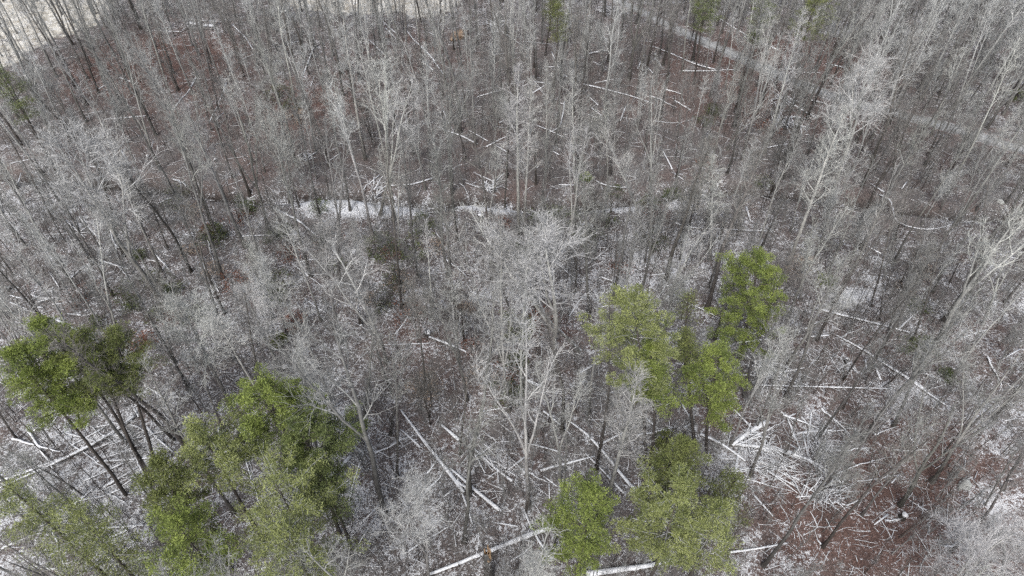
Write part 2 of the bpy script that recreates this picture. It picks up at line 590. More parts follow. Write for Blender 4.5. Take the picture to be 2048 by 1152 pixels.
s_ = 100
for tone in ('pale', 'grey', 'brown'):
    add_var('vase', tone, s_ + 1, 24, 0.191, .52, 15, 3.7, .45, 4, fork=2)
    add_var('vase', tone, s_ + 2, 23, 0.165, .52, 14, 3.2, .5, 4, fork=1)
    add_var('slim', tone, s_ + 3, 23, 0.148, .6, 12, 2.2, .6, 3)
    add_var('slim', tone, s_ + 4, 21, 0.113, .55, 11, 1.9, .7, 3)
    add_var('broad', tone, s_ + 5, 18, .17, .42, 24, 4.2, .75, 6, fork=2, droop=.08)
    add_var('narrow', tone, s_ + 6, 25, .22, .42, 30, 2.4, .9, 4, droop=.08)
    s_ += 10
add_var('gaunt', 'pale', 301, 19, .17, .45, 14, 3.4, .75, 4, fork=1, wander=.05, dead=.25)
add_var('gaunt', 'grey', 302, 18, .16, .4, 11, 2.8, .8, 3, fork=0, wander=.06, dead=.4)
add_var('small', 'pale', 303, 9, .07, .2, 18, 2.6, .6, 6, fork=2, twig_r=.008)
add_var('small', 'grey', 304, 8, .06, .25, 16, 2.2, .65, 6, fork=1, twig_r=.008)
add_var('small', 'brown', 305, 8, .06, .2, 16, 2.2, .6, 6, fork=2, twig_r=.008)

THINGS = []     # (object, photo position, description words, kind) for labelling at the end
RG = random.Random(5)
NR = np.random.default_rng(7)

def tilt_to(o, vec, rz):
    q = Vector(vec).to_track_quat('Z', 'Y')
    from mathutils import Quaternion
    o.rotation_mode = 'QUATERNION'
    o.rotation_quaternion = q @ Quaternion((0, 0, 1), rz)

TREES = []
def plant(shape, tone, base, tip, wide=1.0, tint=None, var=None, extra=None, hero=False):
    vs = VAR[(shape, tone)]
    v = vs[var if var is not None else RG.randrange(len(vs))]
    vec = np.array(tip) - np.array(base)
    L = np.linalg.norm(vec)
    s = L / v['h']
    e = empty('bare_tree', base)
    tilt_to(e, vec, RG.uniform(0, 6.28))
    e.scale = (s * wide, s * wide, s)
    tint = tint or RG.uniform(.6, 1.15)
    for part in ('trunk', 'crown'):
        o = link(part, v[part], e)
        o.color = (tint, tint * RG.uniform(.97, 1), tint * RG.uniform(.95, 1), 1)
    top = np.array(base) + vec * .8
    TREES.append((base, L))
    size = 'towering' if L > 25 else 'tall' if L > 19 else 'medium sized' if L > 13 else 'low'
    words = {'vase': 'upswept', 'slim': 'slender', 'broad': 'wide spreading', 'narrow': 'long narrow', 'gaunt': 'gaunt sparse', 'small': 'bushy'}[shape]
    tw = {'pale': 'whitish', 'grey': 'grey', 'brown': 'dull brown'}[tone]
    THINGS.append((e, pix(top), f'{size} {tw} leafless tree with {extra or words + " crown"}', 'bare', L / np.linalg.norm(top - np.array([0, 0, H])), hero, 'leafless tree'))
    return e

HERO = [  # shape, tone, base px, tip px, width factor, what is special
 ('vase', 'grey', 770, 1030, 706, 600, 1.25, 'a thick forking trunk'),
 ('slim', 'grey', 937, 990, 945, 600, 1.2, 'a straight bare trunk'),
 ('slim', 'grey', 795, 955, 770, 660, 1.0, None),
 ('vase', 'pale', 1057, 1015, 1092, 670, 1.05, 'a fan of bright branches'),
 ('narrow', 'pale', 1040, 480, 1046, 120, 1.1, 'twin columns of twigs'),
 ('narrow', 'pale', 1048, 478, 1062, 150, .9, None),
 ('vase', 'pale', 787, 440, 735, 100, 1.3, 'a long curved trunk'),
 ('vase', 'pale', 760, 430, 800, 110, 1.1, None),
 ('narrow', 'pale', 1152, 400, 1150, 135, 1.05, 'feathery bright top'),
 ('broad', 'pale', 1110, 745, 1090, 470, 1.5, 'a dense bright dome'),
 ('vase', 'pale', 1640, 462, 1712, 262, 1.35, 'branches fanning to the right'),
 ('vase', 'pale', 1868, 690, 1990, 390, 1.5, 'a huge bright fan'),
 ('vase', 'pale', 1966, 650, 2060, 470, 1.3, 'thick twisting limbs'),
 ('narrow', 'pale', 1420, 520, 1416, 300, 1.3, 'a pale frosted top'),
 ('vase', 'pale', 1290, 470, 1215, 235, 1.1, 'a trunk bending left'),
 ('gaunt', 'pale', 1455, 302, 1545, 175, 1.0, 'arching stems'),
 ('gaunt', 'pale', 1452, 300, 1500, 170, 1.0, None),
 ('vase', 'grey', 425, 450, 315, 150, 1.25, 'a slanting trunk'),
 ('vase', 'grey', 535, 458, 462, 150, 1.0, 'a heavy slanting trunk'),
 ('slim', 'pale', 507, 325, 455, 130, 1.0, None),
 ('slim', 'pale', 530, 345, 492, 130, 1.0, None),
 ('broad', 'pale', 319, 598, 118, 240, 1.15, 'a tangled bright top'),
 ('vase', 'pale', 245, 690, 150, 440, 1.0, None),
 ('broad', 'pale', 455, 800, 385, 580, 1.35, 'a tangle of bright twigs'),
 ('gaunt', 'pale', 772, 725, 752, 465, 1.3, 'level spreading limbs'),
 ('broad', 'pale', 858, 1165, 850, 970, .85, 'snaking white branches'),
 ('small', 'pale', 1252, 905, 1242, 765, 1.0, 'a bent stem'),
 ('small', 'pale', 578, 405, 560, 215, 1.0, 'a tan tinted top'),
 ('vase', 'grey', 905, 400, 880, 120, 1.3, None),
 ('gaunt', 'pale', 1160, 700, 930, 430, .9, 'crooked open limbs'),
 ('vase', 'pale', 1770, 265, 1810, 75, 1.2, 'a forked white trunk'),
 ('vase', 'pale', 1862, 270, 1925, 85, 1.2, 'white ascending limbs'),
 ('gaunt', 'pale', 1600, 148, 1655, 0, 1.0, 'a white Y shaped trunk'),
 ('vase', 'pale', 1690, 150, 1755, -30, 1.0, None),
 ('vase', 'grey', 1787, 852, 1900, 640, 1.3, None),
 ('slim', 'grey', 1770, 680, 1880, 430, 1.0, None),
 ('slim', 'brown', 1825, 680, 1930, 440, 1.1, None),
 ('slim', 'brown', 1742, 612, 1815, 360, 1.0, None),
 ('slim', 'brown', 1790, 480, 1850, 270, 1.0, None),
 ('vase', 'pale', 1905, 760, 2030, 560, 1.0, None),
 ('vase', 'grey', 1800, 1010, 1960, 760, 1.2, None),
 ('slim', 'grey', 2005, 980, 2120, 780, 1.2, None),
 ('slim', 'grey', 1970, 1010, 2080, 850, 1.0, None),
 ('broad', 'pale', 1900, 1235, 1912, 1050, 1.1, 'a pale rounded top'),
 ('broad', 'pale', 2010, 1200, 2040, 1045, 1.2, 'a thicket of curved twigs'),
 ('slim', 'grey', 1403, 262, 1445, 90, .8, None),
 ('slim', 'grey', 1351, 320, 1378, 105, .8, None),
 ('slim', 'pale', 965, 150, 962, 10, .9, None),
 ('slim', 'pale', 1066, 270, 1072, -10, .9, None),
 ('slim', 'grey', 988, 400, 998, 150, 1.0, None),
 ('slim', 'grey', 1010, 410, 1012, 150, 1.0, None),
 ('slim', 'pale', 926, 370, 890, 170, 1.2, None),
 ('vase', 'grey', 700, 420, 640, 130, 1.0, None),
 ('vase', 'grey', 680, 575, 648, 250, 1.1, None),
 ('slim', 'brown', 111, 925, -60, 800, 1.0, None),
 ('slim', 'brown', 163, 855, 95, 650, 1.0, None),
 ('vase', 'pale', 40, 690, -40, 520, 1.0, None),
 ('slim', 'pale', 1220, 720, 1230, 500, 1.0, None),
 ('vase', 'pale', 1300, 420, 1330, 150, 1.0, None),
 ('narrow', 'grey', 1220, 350, 1240, 100, .9, None),
 ('narrow', 'pale', 1600, 600, 1612, 470, 1.4, 'a soft tan tinted crown'),
 ('vase', 'grey', 1690, 300, 1725, 130, 1.0, None),
 ('gaunt', 'grey', 640, 730, 620, 640, .5, 'a dark charred looking trunk'),
 ('vase', 'grey', 935, 800, 905, 600, 1.2, None),
 ('slim', 'grey', 730, 860, 712, 640, 1.3, None),
 ('slim', 'grey', 780, 870, 790, 640, 1.2, None),
 ('slim', 'brown', 920, 910, 915, 680, 1.0, None),
 ('vase', 'pale', 1460, 890, 1550, 640, .9, 'a thin leaning trunk'),
 ('broad', 'pale', 560, 740, 500, 560, 1.1, None),
 ('slim', 'grey', 1760, 640, 1790, 470, .9, None),
 ('vase', 'pale', 1120, 960, 1150, 690, 1.0, None),
 ('vase', 'grey', 650, 1000, 600, 700, .9, None),
]
for sh, tn, bu, bv, tu, tv, w, ex in HERO:
    b, t = upright(bu, bv, tu, tv)
    plant(sh, tn, b - np.array([0, 0, .1]), t, w, tint=RG.choice([1.08, .95, .85]) if tn == 'pale' and not ex else 1.0 if tn == 'pale' else .9, extra=ex, hero=True)

# ------------------------------------------------------------------ evergreens
def sprays(rng, centres, radii, n_each, size, slender=.35, flat_=.6):
    """leafy clumps: n small blades scattered through each ellipsoid, denser toward its skin"""
    C = np.repeat(centres, n_each, 0)
    Rr = np.repeat(radii, n_each)
    k = len(C)
    dv = rng.normal(size=(k, 3))
    dv /= np.linalg.norm(dv, axis=1, keepdims=True)
    rr = rng.uniform(.25, 1, k) ** .6
    lump = 1 + .35 * np.sin(dv[:, 0] * 5 + C[:, 0] * 3) * np.sin(dv[:, 1] * 5 + C[:, 1] * 2)
    off = dv * (rr * Rr * lump)[:, None]
    off[:, 2] *= flat_
    P = C + off
    a = dv + rng.normal(0, .7, (k, 3)) + np.array([0, 0, .35])
    a /= np.linalg.norm(a, axis=1, keepdims=True)
    b = np.cross(a, rng.normal(size=(k, 3)))
    b /= np.linalg.norm(b, axis=1, keepdims=True) + 1e-9
    L = size * rng.uniform(.6, 1.4, k)[:, None]
    W = L * slender
    V = np.stack([P - b * W * .4, P + b * W * .4, P + a * L + b * W * .6, P + a * L - b * W * .6], 1).reshape(-1, 3)
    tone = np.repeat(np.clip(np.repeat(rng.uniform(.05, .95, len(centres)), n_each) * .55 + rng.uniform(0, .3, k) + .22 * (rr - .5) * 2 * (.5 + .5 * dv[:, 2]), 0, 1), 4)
    return V, np.arange(len(V)).reshape(-1, 4), tone

def conifer(base, tip, crown_frac, width, mat, seed, style='soft', dens=1.0, extra='', thick=.15):
    """trunk with boughs; foliage held in clumps along the boughs, gaps between them"""
    rng = np.random.default_rng(seed)
    base, tip = np.array(base, float), np.array(tip, float)
    vec = tip - base
    L = np.linalg.norm(vec)
    tr = bend(rng, (0, 0, -.3), vec, L * .98, 12, .025, 0)
    tr += (np.linspace(0, 1, 13)[:, None]) * (vec - tr[-1])
    main = [(tr, thick * (1 - np.linspace(0, 1, 13)) ** .8 + .03)]
    s0 = 1 - crown_frac
    centres, radii, bo = [], [], []
    nb = int(30 + 24 * crown_frac)
    az = rng.uniform(0, 6)
    lop = rng.uniform(0, 6.28)
    for i in range(nb):
        f = s0 + (1 - s0) * (i + rng.uniform(0, 1)) / nb
        g_ = (f - s0) / (1 - s0)
        p, t = at(tr, min(f, .995))
        az += 2.4 + rng.normal(0, .3)
        prof = (math.sin(math.pi * min(1, g_ * .80 + .22)) ** .7)
        Lb = width * (prof * rng.uniform(.55, 1.15) + .1) * (1 + .22 * math.cos(az - lop))
        el = rng.uniform(-.05, .35) + .5 * g_
        dv = np.array([math.cos(az) * math.cos(el), math.sin(az) * math.cos(el), math.sin(el)])
        b = bend(rng, p, dv, Lb, 5, .12, .02)
        bo.append((b, (thick * .28) * (1 - np.linspace(0, 1, 6)) * (1 - g_ * .6) + .012))
        nc = max(2, int(Lb * 1.9))
        for j in range(nc):
            q, tt = at(b, min(.99, .32 + .68 * (j + .5) / nc))
            q = q + rng.normal(0, .22, 3)
            centres.append(q)
            radii.append(rng.uniform(.3, .66) * (1.15 if style == 'tuft' else 1.0))
            s1 = bend(rng, q, rng.normal(size=3) + tt, .6, 2, .2)
            bo.append((s1, np.array([.014, .01, .006])))
    centres, radii = np.array(centres), np.array(radii)
    centres = np.vstack([centres, [tip - base]])
    radii = np.append(radii, .4)
    n = int((200 if style == 'soft' else 200) * dens)
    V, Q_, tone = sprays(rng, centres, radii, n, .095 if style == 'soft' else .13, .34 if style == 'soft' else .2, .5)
    e = empty('evergreen_tree', base)
    Vt, Qt = tubes(main, 9)
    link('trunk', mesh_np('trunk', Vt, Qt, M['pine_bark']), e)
    Vb, Qb = merge([tubes([x for x in bo if len(x[0]) == 6], 4), tubes([x for x in bo if len(x[0]) == 3], 3)])
    link('boughs', mesh_np('boughs', Vb, Qb, M['pine_bark'] if mat != 'needles_yellow' else M['twig_grey']), e)
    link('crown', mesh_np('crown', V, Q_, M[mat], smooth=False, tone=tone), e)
    TREES.append((base, L))
    THINGS.append((e, pix(base + vec * .85), extra, 'label', 1, True, 'evergreen tree'))
    return e

def C(tu, tv, h, cf, w, mat, seed, extra, lean=(0, 0), **k):
    b, t = from_top(tu, tv, h, lean)
    return conifer(b, t, cf, w, mat, seed, extra=extra, **k)

def CB(bu, bv, tu, tv, cf, w, mat, seed, extra, **k):
    b, t = upright(bu, bv, tu, tv)
    return conifer(b, t, cf, w, mat, seed, extra=extra, **k)

CB(1478, 724, 1520, 505, .80, 4.5, 'needles_bright', 1, 'two tiered green evergreen standing alone right of centre among grey trees')
CB(1289, 925, 1268, 592, .42, 3.9, 'needles_yellow', 2, 'tall rounded yellow green evergreen right of the photo centre', dens=1.1)
CB(1300, 930, 1300, 690, .42, 1.8, 'needles_bright', 31, 'narrow bright evergreen tucked under the rounded yellow green one')
CB(1413, 912, 1434, 700, .5, 3.2, 'needles_bright', 3, 'bright green evergreen low in front of the two tiered one')
CB(1392, 888, 1375, 668, .22, 1.0, 'needles_olive', 32, 'small olive evergreen top between the rounded and the bright ones', dens=.4)
CB(1375, 760, 1378, 588, .25, 1.2, 'needles_olive', 33, 'thin olive evergreen just behind the big rounded one', dens=.12)
C(1372, 884, 17, .35, 2.2, 'needles_olive', 4, 'olive evergreen top directly behind the pale green one at the bottom')
C(1362, 968, 19, .55, 3.4, 'needles_yellow', 5, 'big pale green evergreen filling the bottom edge right of centre', dens=1.2)
C(1440, 1015, 17, .5, 2.2, 'needles_yellow', 36, 'pale evergreen on the right flank of the big bottom one', dens=.6)
C(1178, 972, 19, .6, 2.9, 'needles_bright', 6, 'green evergreen at the bottom edge left of the pale green one', dens=.95)
C(75, 645, 22, .42, 3.4, 'needles_bright', 7, 'bright tufted pine cut by the left edge of the photo', style='tuft', dens=1.2)
C(20, 705, 21, .4, 2.6, 'needles_bright', 37, 'bright tufted pine low at the left edge', style='tuft', dens=1.1)
CB(292, 950, 160, 668, .33, 2.7, 'needles_olive', 8, 'olive pine beside the bright tufted one with a slanting dark trunk', style='tuft', dens=.6)
CB(312, 937, 225, 665, .36, 2.5, 'needles_olive', 9, 'olive pine with a long trunk right of its neighbour', style='tuft', dens=.6)
CB(350, 880, 205, 745, .3, 1.8, 'needles_olive', 38, 'lower olive pine under the two taller olive ones', style='tuft', dens=.5)
C(520, 768, 20, .42, 3.9, 'needles_bright', 10, 'dense bright green evergreen with a flat rounded top left of centre', dens=1.1)
C(592, 845, 18, .5, 3.8, 'needles_dark', 11, 'dark green evergreen directly right of the dense bright one', dens=1.1)
C(392, 850, 20, .35, 2.5, 'needles_yellow', 12, 'yellow green evergreen with a small peaked top at lower left')
C(318, 925, 18, .4, 2.7, 'needles_olive', 13, 'olive evergreen below the yellow green peaked one')
C(548, 960, 18, .5, 4.5, 'needles_yellow', 14, 'sprawling pale yellow evergreen with twiggy top at the bottom left', dens=.55)
C(560, 1050, 18, .5, 3.2, 'needles_yellow', 39, 'pale thin evergreen in front of the sprawling yellow one', dens=.5)
C(350, 1040, 18, .5, 3.0, 'needles_bright', 15, 'green evergreen at the bottom edge under the olive one', dens=.8)
C(140, 1015, 17, .6, 2.8, 'needles_yellow', 16, 'thin pale evergreen near the bottom left corner', dens=.5)
C(18, 975, 18, .6, 3.0, 'needles_yellow', 17, 'thin pale evergreen in the bottom left corner', dens=.45)
C(640, 930, 15, .5, 2.0, 'needles_dark', 40, 'sparse dark evergreen at the right end of the lower left group', dens=.4)
C(1470, 955, 9, .8, 2.2, 'needles_olive', 18, 'low sparse olive evergreen beside the tangle of snowy logs', dens=.35)
CB(1090, 112, 1112, -6, .34, 2.3, 'needles_olive', 19, 'dark trunked pine by the top edge left of the gravel road', style='tuft', dens=.25)
CB(1387, 170, 1415, -12, .38, 2.6, 'needles_dark', 20, 'pine with a black trunk standing against the gravel road', style='tuft', dens=.3)
C(1640, -20, 20, .4, 3.4, 'needles_olive', 21, 'pine crown cut by the top edge right of the road', style='tuft', dens=.3)
C(1530, -14, 20, .4, 2.6, 'needles_dark', 22, 'dark evergreen cut by the top edge above the road', dens=.25)
C(1115, 10, 17, .35, 1.8, 'needles_olive', 23, 'small pine by the top edge beside the dark trunked pine', style='tuft', dens=.25)
C(-6, 140, 17, .4, 2.4, 'needles_dark', 24, 'dark pine cut by the left edge below the pale clearing', style='tuft', dens=.3)

# ------------------------------------------------------------------ shrubs
def shrub(u, v, w, h, mat, seed, label, name='shrub', dens=1.0, cat='shrub'):
    rng = np.random.default_rng(seed)
    b = ground(u, v)
    n = int(14 + w * 8)
    th = rng.uniform(0, 6.28, n); rr = np.sqrt(rng.uniform(0, 1, n)) * w
    ctr = np.stack([np.cos(th) * rr, np.sin(th) * rr, rng.uniform(.2, 1, n) * h * (1 - .45 * (rr / w) ** 2)], 1)
    stems = []
    for c in ctr:
        m_ = c * np.array([.45, .45, .55]) + rng.normal(0, .12, 3)
        stems.append((np.array([[c[0] * .12, c[1] * .12, -.1], m_, c, c + rng.normal(0, .25, 3) + [0, 0, .3]]), np.array([.025, .018, .01, .005])))
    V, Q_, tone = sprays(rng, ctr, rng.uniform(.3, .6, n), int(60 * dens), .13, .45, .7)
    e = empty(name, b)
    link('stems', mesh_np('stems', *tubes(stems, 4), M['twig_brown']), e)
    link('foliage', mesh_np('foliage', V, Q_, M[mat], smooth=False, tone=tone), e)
    THINGS.append((e, (u, v), label, 'label', 1, True, cat))

for a in [
 (560, 195, 2.6, 2.0, 'leaves_green', 51, 'dark green shrub alone on the rusty leaves at upper left'),
 (590, 216, 2.0, 1.4, 'leaves_green', 52, 'low green shrub just right of the dark one at upper left'),
 (1030, 662, 2.2, 2.6, 'needles_olive', 53, 'rounded light green shrub left of the rusty bush near centre'),
 (1080, 640, 1.9, 1.8, 'leaves_rust', 54, 'rusty leaved bush touching the light green shrub'),
 (430, 478, 1.8, 2.2, 'leaves_green', 55, 'olive shrub below the slanting grey trunk at left'),
 (416, 470, 1.2, 1.4, 'leaves_rust', 56, 'rusty little bush beside the olive shrub at left'),
 (850, 460, 2.2, 2.2, 'leaves_green', 57, 'dark shrub just in front of the snowy stream bank'),
 (1120, 452, 3.0, 2.2, 'leaves_green', 58, 'broad olive thicket in front of the bank right of the twin trunk'),
 (1062, 452, 2.2, 2.0, 'leaves_green', 59, 'olive thicket at the foot of the twin pale trunk'),
 (1180, 480, 2.0, 1.8, 'leaves_green', 60, 'small green shrub among the dark saplings'),
 (1310, 432, 2.2, 1.8, 'leaves_rust', 61, 'rusty bush on the bank right of the saplings'),
 (1296, 416, 1.5, 2.2, 'leaves_green', 62, 'upright green shrub touching the rusty bank bush'),
 (1344, 395, 1.2, 1.6, 'leaves_green', 63, 'small evergreen shrub behind the rusty bank bush'),
 (1170, 360, .8, 1.2, 'needles_bright', 64, 'tiny bright green tuft behind the stream bank'),
 (805, 520, 3.2, 3.2, 'leaves_green', 65, 'brown green thicket left of the pale dome shaped tree'),
 (760, 500, 2.0, 2.4, 'leaves_green', 66, 'dark thicket behind the brown green one'),
 (545, 600, 1.8, 1.8, 'leaves_green', 67, 'dull olive shrub left of centre among saplings'),
 (280, 515, .9, 1.1, 'leaves_green', 68, 'tiny olive shrub right of a short snowy log at left'),
 (348, 580, 1.4, 1.6, 'leaves_green', 69, 'dark green shrub at the foot of the leaning pale tree'),
 (262, 620, 1.5, 1.6, 'leaves_green', 70, 'dark shrub in the snowy hollow at left'),
 (560, 685, .8, 1.0, 'needles_olive', 71, 'tiny yellow green shrub left of the charred looking trunk'),
 (590, 650, 1.4, 1.6, 'leaves_rust', 72, 'reddish brown bush above the charred looking trunk'),
 (470, 575, 2.0, 2.2, 'leaves_rust', 73, 'faint reddish bush above the bright twig tangle'),
 (1030, 730, 1.2, 1.2, 'leaves_green', 74, 'small green shrub along the long half buried log'),
 (1010, 790, 1.8, 1.6, 'leaves_green', 75, 'dark green shrub in the middle of the lower clearing'),
 (1650, 565, 1.0, 1.0, 'needles_olive', 76, 'tiny green shrub at the left end of the bright snow patch'),
 (1890, 755, 1.0, 1.0, 'leaves_green', 77, 'mossy dark shrub among the grey trees at right'),
 (1426, 228, 1.2, 1.8, 'leaves_green', 78, 'small olive shrub on the rusty leaves by the road'),
 (2030, 200, 1.6, 2.0, 'leaves_green', 79, 'green shrub at the right edge beyond the road'),
 (1330, 885, 1.0, 1.4, 'needles_olive', 80, 'light green seedling right of the dark thin trunk'),
 (735, 605, 1.3, 1.2, 'leaves_tan', 81, 'tan leaved bush near the white snag'),
 (600, 245, 2.6, 2.6, 'leaves_tan', 82, 'tan leaved bush beside the tan tinted small tree'),
 (1600, 545, 2.0, 3.0, 'leaves_tan', 83, 'peach coloured leafy sapling right of the two tiered evergreen'),
 (1840, 545, 1.8, 2.4, 'leaves_tan', 84, 'peach coloured bush below the huge bright fan tree'),
 (850, 790, 2.0, 2.6, 'leaves_tan', 85, 'brownish twiggy bush left of the lower clearing'),
 (195, 650, 1.0, 1.2, 'leaves_green', 86, 'small green shrub above the bright tufted pine'),
 (290, 690, 1.6, 1.2, 'leaves_rust', 87, 'reddish bush right of the leaning tree at left'),
 (345, 640, 1.4, 1.0, 'leaves_rust', 88, 'reddish low bush left of the bright twig tangle'),
 (640, 420, 1.5, 1.5, 'leaves_green', 89, 'mossy shrub near the left end of the stream bank'),
 (500, 420, 1.4, 1.6, 'leaves_green', 90, 'mossy shrub behind the long curved snowy log'),
]:
    tan = a[4] in ('leaves_tan', 'leaves_rust', 'leaves_green')
    shrub(*a, dens=.42 if a[4] == 'leaves_tan' else .6 if tan else 1.0)

SR = random.Random(91)
for cu, cv, ru, rv, n_ in [(620, 520, 190, 90, 12), (1120, 470, 170, 60, 9), (450, 420, 130, 60, 6), (850, 600, 110, 70, 5), (330, 600, 120, 70, 5), (980, 700, 110, 70, 4), (1450, 300, 160, 60, 4), (1800, 640, 110, 90, 4)]:
    for _ in range(n_):
        su, sv = SR.gauss(cu, ru * .6), SR.gauss(cv, rv * .6)
        if not 0 < su < 2048: continue
        mt = SR.choice(['leaves_green', 'leaves_green', 'leaves_green', 'leaves_tan', 'leaves_rust'])
        kw = {'leaves_green': 'muted green', 'leaves_tan': 'tan leaved', 'leaves_rust': 'reddish brown'}[mt]
        w_ = SR.uniform(.9, 2.2)
        shrub(su, sv, w_, w_ * .9, mt, int(su * 3), '', dens=.3)
        q_ = THINGS.pop()
        THINGS.append((q_[0], q_[1], f'{"wide" if w_ > 1.7 else "small" if w_ < 1.3 else "loose"} {kw} undergrowth shrub', 'near', 1, True, 'shrub'))

# ------------------------------------------------------------------ fallen logs
def log(pts, rad, mat='log', bran=0, snag=False):
    rng = np.random.default_rng(int(pts[0][0] * 7 + pts[0][1]))
    G = np.array([ground(u, v) for u, v in pts])
    ends = [G[0]]
    for a, b in zip(G[:-1], G[1:]):
        n = max(2, int(np.linalg.norm(b - a) / 1.1))
        for i in range(1, n + 1):
            ends.append(a + (b - a) * i / n)
    W = np.array(ends)
    if len(W) > 4:
        W[1:-1] = (W[:-2] + W[1:-1] * 2 + W[2:]) / 4
    W[:, 2] = height(W[:, :2])
    W[:, 2] = np.maximum(W[:, 2], np.interp(np.arange(len(W)), [0, len(W) - 1], [W[0, 2], W[-1, 2]])) + rad * .75
    base = W[0].copy()
    n = len(W)
    taper = np.linspace(1.1, .55, n) if rng.random() < .5 else np.linspace(.55, 1.1, n)
    rr = rad * taper * rng.uniform(.92, 1.08, n)
    loc = W - base
    parts = [tubes([(loc, rr)], 10)]
    # end caps
    V0, Q0 = parts[0]
    c = len(V0)
    V0 = np.vstack([V0, loc[0] , loc[-1]])
    cap = [[c, (j + 1) % 10, j, c] for j in range(10)]
    o_ = (n - 1) * 10
    cap += [[c + 1, o_ + j, o_ + (j + 1) % 10, c + 1] for j in range(10)]
    parts = []
    me_q = Q0
    stubs = []
    L = np.linalg.norm(loc[-1])
    for k in range(bran or int(L * .45)):
        q, t = at(loc, rng.uniform(.2, .98))
        dv = off_dir(rng, t, rng.uniform(.5, 1.1))
        dv[2] = abs(dv[2]) * .35
        Lb = rng.uniform(.4, 1.8) * (1 + bran * .06)
        bl = bend(rng, q, dv, Lb, 4, .15, -.06)
        stubs.append((bl, rad * rng.uniform(.15, .3) * np.array([1, .8, .6, .45, .25])))
    P_ = [(V0, me_q)]
    if stubs: P_.append(tubes(stubs, 5))
    V, Q_ = merge(P_)
    me = mesh_np('fallen_log', V, Q_, M[mat])
    # triangular caps added through bmesh to avoid degenerate quads
    import bmesh
    bm = bmesh.new(); bm.from_mesh(me); bm.verts.ensure_lookup_table()
    for f in cap:
        try: bm.faces.new([bm.verts[f[0]], bm.verts[f[1]], bm.verts[f[2]]])
        except ValueError: pass
    bm.to_mesh(me); bm.free()
    o = link('fallen_log', me, loc=base)
    mid = pts[len(pts) // 2] if len(pts) > 2 else ((pts[0][0] + pts[1][0]) / 2, (pts[0][1] + pts[1][1]) / 2)
    wl = np.linalg.norm(W[-1] - W[0])
    dx, dy = pts[-1][0] - pts[0][0], pts[-1][1] - pts[0][1]
    a = math.degrees(math.atan2(-dy, dx)) % 180
    dirw = 'lying level' if a < 14 or a > 166 else 'rising to the right' if a < 66 else 'pointing straight away' if a < 114 else 'slanting down to the right'
    lw = 'very long' if wl > 15 else 'long' if wl > 8 else 'short' if wl > 3.5 else 'stubby'
    tw = 'thick' if rad > .2 else 'thin' if rad < .13 else ''
    THINGS.append((o, mid, ' '.join(f'{lw} {tw} snowy log {dirw}'.split()), 'near', 1, True, 'log'))
    return o

